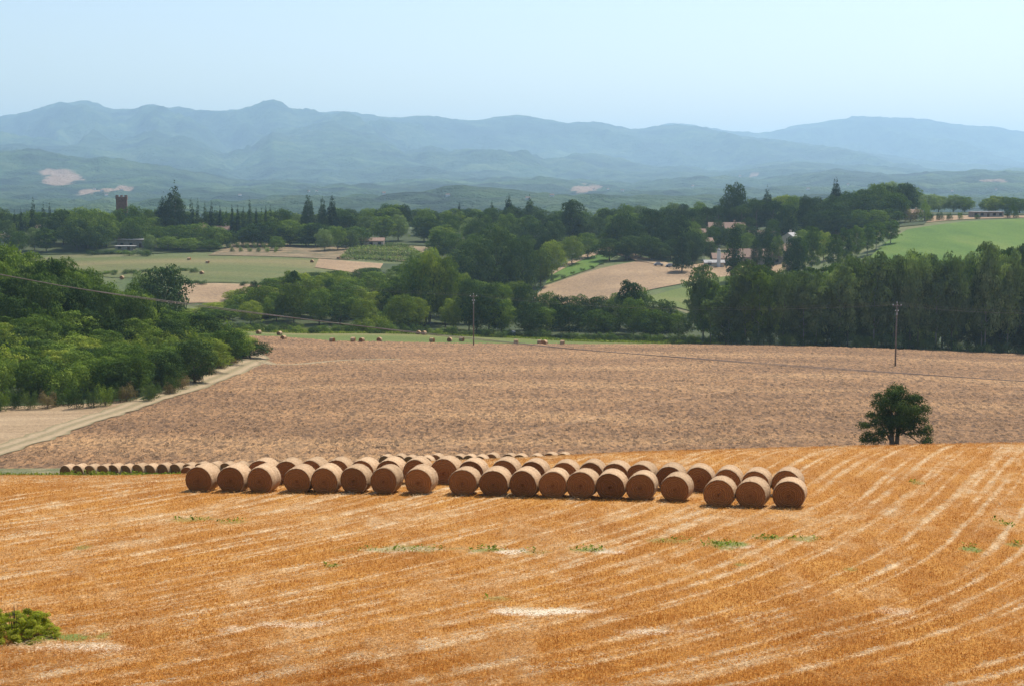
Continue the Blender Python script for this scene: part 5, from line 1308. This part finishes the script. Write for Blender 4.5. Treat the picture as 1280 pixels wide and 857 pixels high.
# ------------------------------------------------------------------ stubble stalks and loose straw (nobody could count them)
def blades(name, n, y0, y1, hgt, wid, mat_, lying=0.35):
    yy_ = y0 * (y1 / y0) ** (rng.random(n) ** 1.25); sx = rng.uniform(-.56, .56, n); xx_ = sx * yy_
    # drilled rows
    p = (yy_ - 2.45 * xx_) / 2.646; q = (xx_ + 2.45 * yy_) / 2.646
    S_ = swath(xx_, yy_); Wd = spotmask(WEED, xx_, yy_, 81); Cf = spotmask(CHAFF, xx_, yy_, 91)
    keep = rng.random(n) > 0.8 * Wd; xx_, yy_, S_, Cf = xx_[keep], yy_[keep], S_[keep], Cf[keep]; n = len(xx_)
    zz = ground(xx_, yy_) + 0.04
    ly = rng.random(n) < (lying * .4 + .75 * np.maximum(S_, Cf))
    d = np.stack([rng.normal(0, .28, n), rng.normal(0, .28, n), np.ones(n)], 1)
    th = rng.random(n) * 6.283
    d[ly] = np.stack([np.cos(th), np.sin(th), rng.random(n) * .45], 1)[ly]
    d /= np.linalg.norm(d, axis=1)[:, None]
    big = sstep(0.45, 0.7, fbm(xx_ / 5, yy_ / 5, 2, 131))
    h = (hgt * (0.5 + .7 * rng.random(n)) * (1 + .5 * big * (yy_ < 46)))[:, None]
    sd = np.cross(d, np.stack([rng.normal(0, 1, n), rng.normal(0, 1, n), rng.normal(0, .3, n)], 1)); sd /= np.linalg.norm(sd, axis=1)[:, None]
    w = (wid * (0.6 + .8 * rng.random(n)) * (yy_ / y0) ** .5)[:, None]
    c0 = np.stack([xx_, yy_, zz + np.where(ly, .02 + .08 * rng.random(n), -.02)], 1)
    V = np.stack([c0 - sd * w, c0 + sd * w, c0 + d * h], 1).reshape(-1, 3)
    tint = 0.34 + 0.34 * (fbm(xx_ / 1.5, yy_ / 2.5, 3, 141) - .5) + 0.20 * (rng.random(n) - .5) + .42 * S_ + .5 * Cf + .14 * ly
    return struct(link(name, np_mesh(name, V, np.arange(3 * n).reshape(n, 3), mat_, fattrs={'tint': np.clip(tint, 0, 1)})), 'stuff')
blades('stubble_stalks', 640000, 36, 112, .11, .010, M['straw_blades'], .9)

# green weeds in tufts
def tufts(name, lst, per, hgt, mat_):
    Vc = []
    for cx_, cy_, wx, wy, a in lst:
        n = int(per * wx * wy * a) + 30
        th = rng.random(n) * 6.283; q = np.sqrt(rng.random(n)); x = cx_ + wx * q * np.cos(th); y = cy_ + wy * q * np.sin(th)
        k = fbm(x / .7, y / .9, 3, 81) > .47; Vc.append(np.stack([x[k], y[k]], 1))
    P_ = np.concatenate(Vc); n = len(P_); z = ground(P_[:, 0], P_[:, 1]) + .03 + rng.random(n) * hgt
    d = rng.normal(0, .6, (n, 3)); d[:, 2] += .8; d /= np.linalg.norm(d, axis=1)[:, None]
    return struct(link(name, leaves_mesh(name, np.column_stack([P_, z]), d, .035 + .05 * rng.random(n), rng.random(n), mat_)), 'stuff')
tufts('green_weeds', WEED, 130, .16, M['leaf_light'])
n = 26000
xs = rng.uniform(px(-60, 125), px(420, 125), n); ysr = rng.uniform(112, 150, n)
k_ = fbm(xs / 2.5, ysr / 4, 3, 151) > .46; xs, ysr = xs[k_], ysr[k_]; n = len(xs)
z = ground(xs, ysr) + rng.random(n) ** 1.5 * (.15 + .75 * fbm(xs / 3, ysr / 5, 2, 152))
d = rng.normal(0, .6, (n, 3)); d[:, 2] += .6; d /= np.linalg.norm(d, axis=1)[:, None]
struct(link('tall_weeds', leaves_mesh('tall_weeds', np.stack([xs, ysr, z], 1), d, .07 + .09 * rng.random(n), rng.random(n), M['leaf_light'])), 'stuff')
n = 30000
a_, b2 = rng.random(n), rng.random(n); xs = px(235, 460) + a_ * (px(900, 460) - px(235, 460)); ysr = 446 + b2 * 14
z = ground(xs, ysr) + rng.random(n) * .5
d = rng.normal(0, .6, (n, 3)); d[:, 2] += .6; d /= np.linalg.norm(d, axis=1)[:, None]
struct(link('long_grass', leaves_mesh('long_grass', np.stack([xs, ysr, z], 1), d, .2 + .2 * rng.random(n), rng.random(n), M['leaf_light'])), 'stuff')

# ------------------------------------------------------------------ the bush in the lower left corner
def corner_bush():
    r_ = np.random.default_rng(11); Y0 = 43.2; x0 = px(6, Y0); z0 = gz(x0, Y0)
    k = Y0 / F_PX; L = []
    for i in range(150):
        th = r_.random() * 6.283; q = math.sqrt(r_.random()); ex = 56 * k * q * math.cos(th); ey = 1.1 * q * math.sin(th)
        top = 42 * k * (1 - .8 * q ** 2.4)
        L.append((ex, ey, top * (.2 + .76 * r_.random()), .09 + .09 * r_.random(), .07 + .06 * r_.random()))
    c, d, s, t = lobe_crown(L, 60000, .019, r_, .95)
    o = bpy.data.objects.new('bramble_bush', None); C.objects.link(o); o.location = (x0, Y0, z0)
    link('foliage', leaves_mesh('foliage', c, d, s, t, M['leaf_bush'], r_), o)
    mb = MB()
    for i in range(26):
        a = r_.random() * 6.283; q = r_.random() * 1.1; b0 = (q * .4 * math.cos(a), q * .4 * math.sin(a), 0); e = (q * 1.05 * math.cos(a), q * .9 * math.sin(a), (1.0 - .45 * q) * (.8 + .35 * r_.random()))
        mb.tube([b0, ((b0[0] + e[0]) / 2, (b0[1] + e[1]) / 2, e[2] * .65), e], [.012, .009, .003], 4)
    link('stem', mb.mesh('stem', M['bark'], True), o)
    tag(o, 'leafy green bramble bush in the stubble at the lower left corner', 'bush')
M['leaf_bush'] = leaf_mat('bramble_leaves', (0.12, 0.14, 0.02), (0.44, 0.43, 0.06), (0.75, 0.66, 0.14), 0.5)
corner_bush()

for o in C.objects:
    if 'label' in o and len(o['label'].split()) > 16: print('LONG', o['label'])
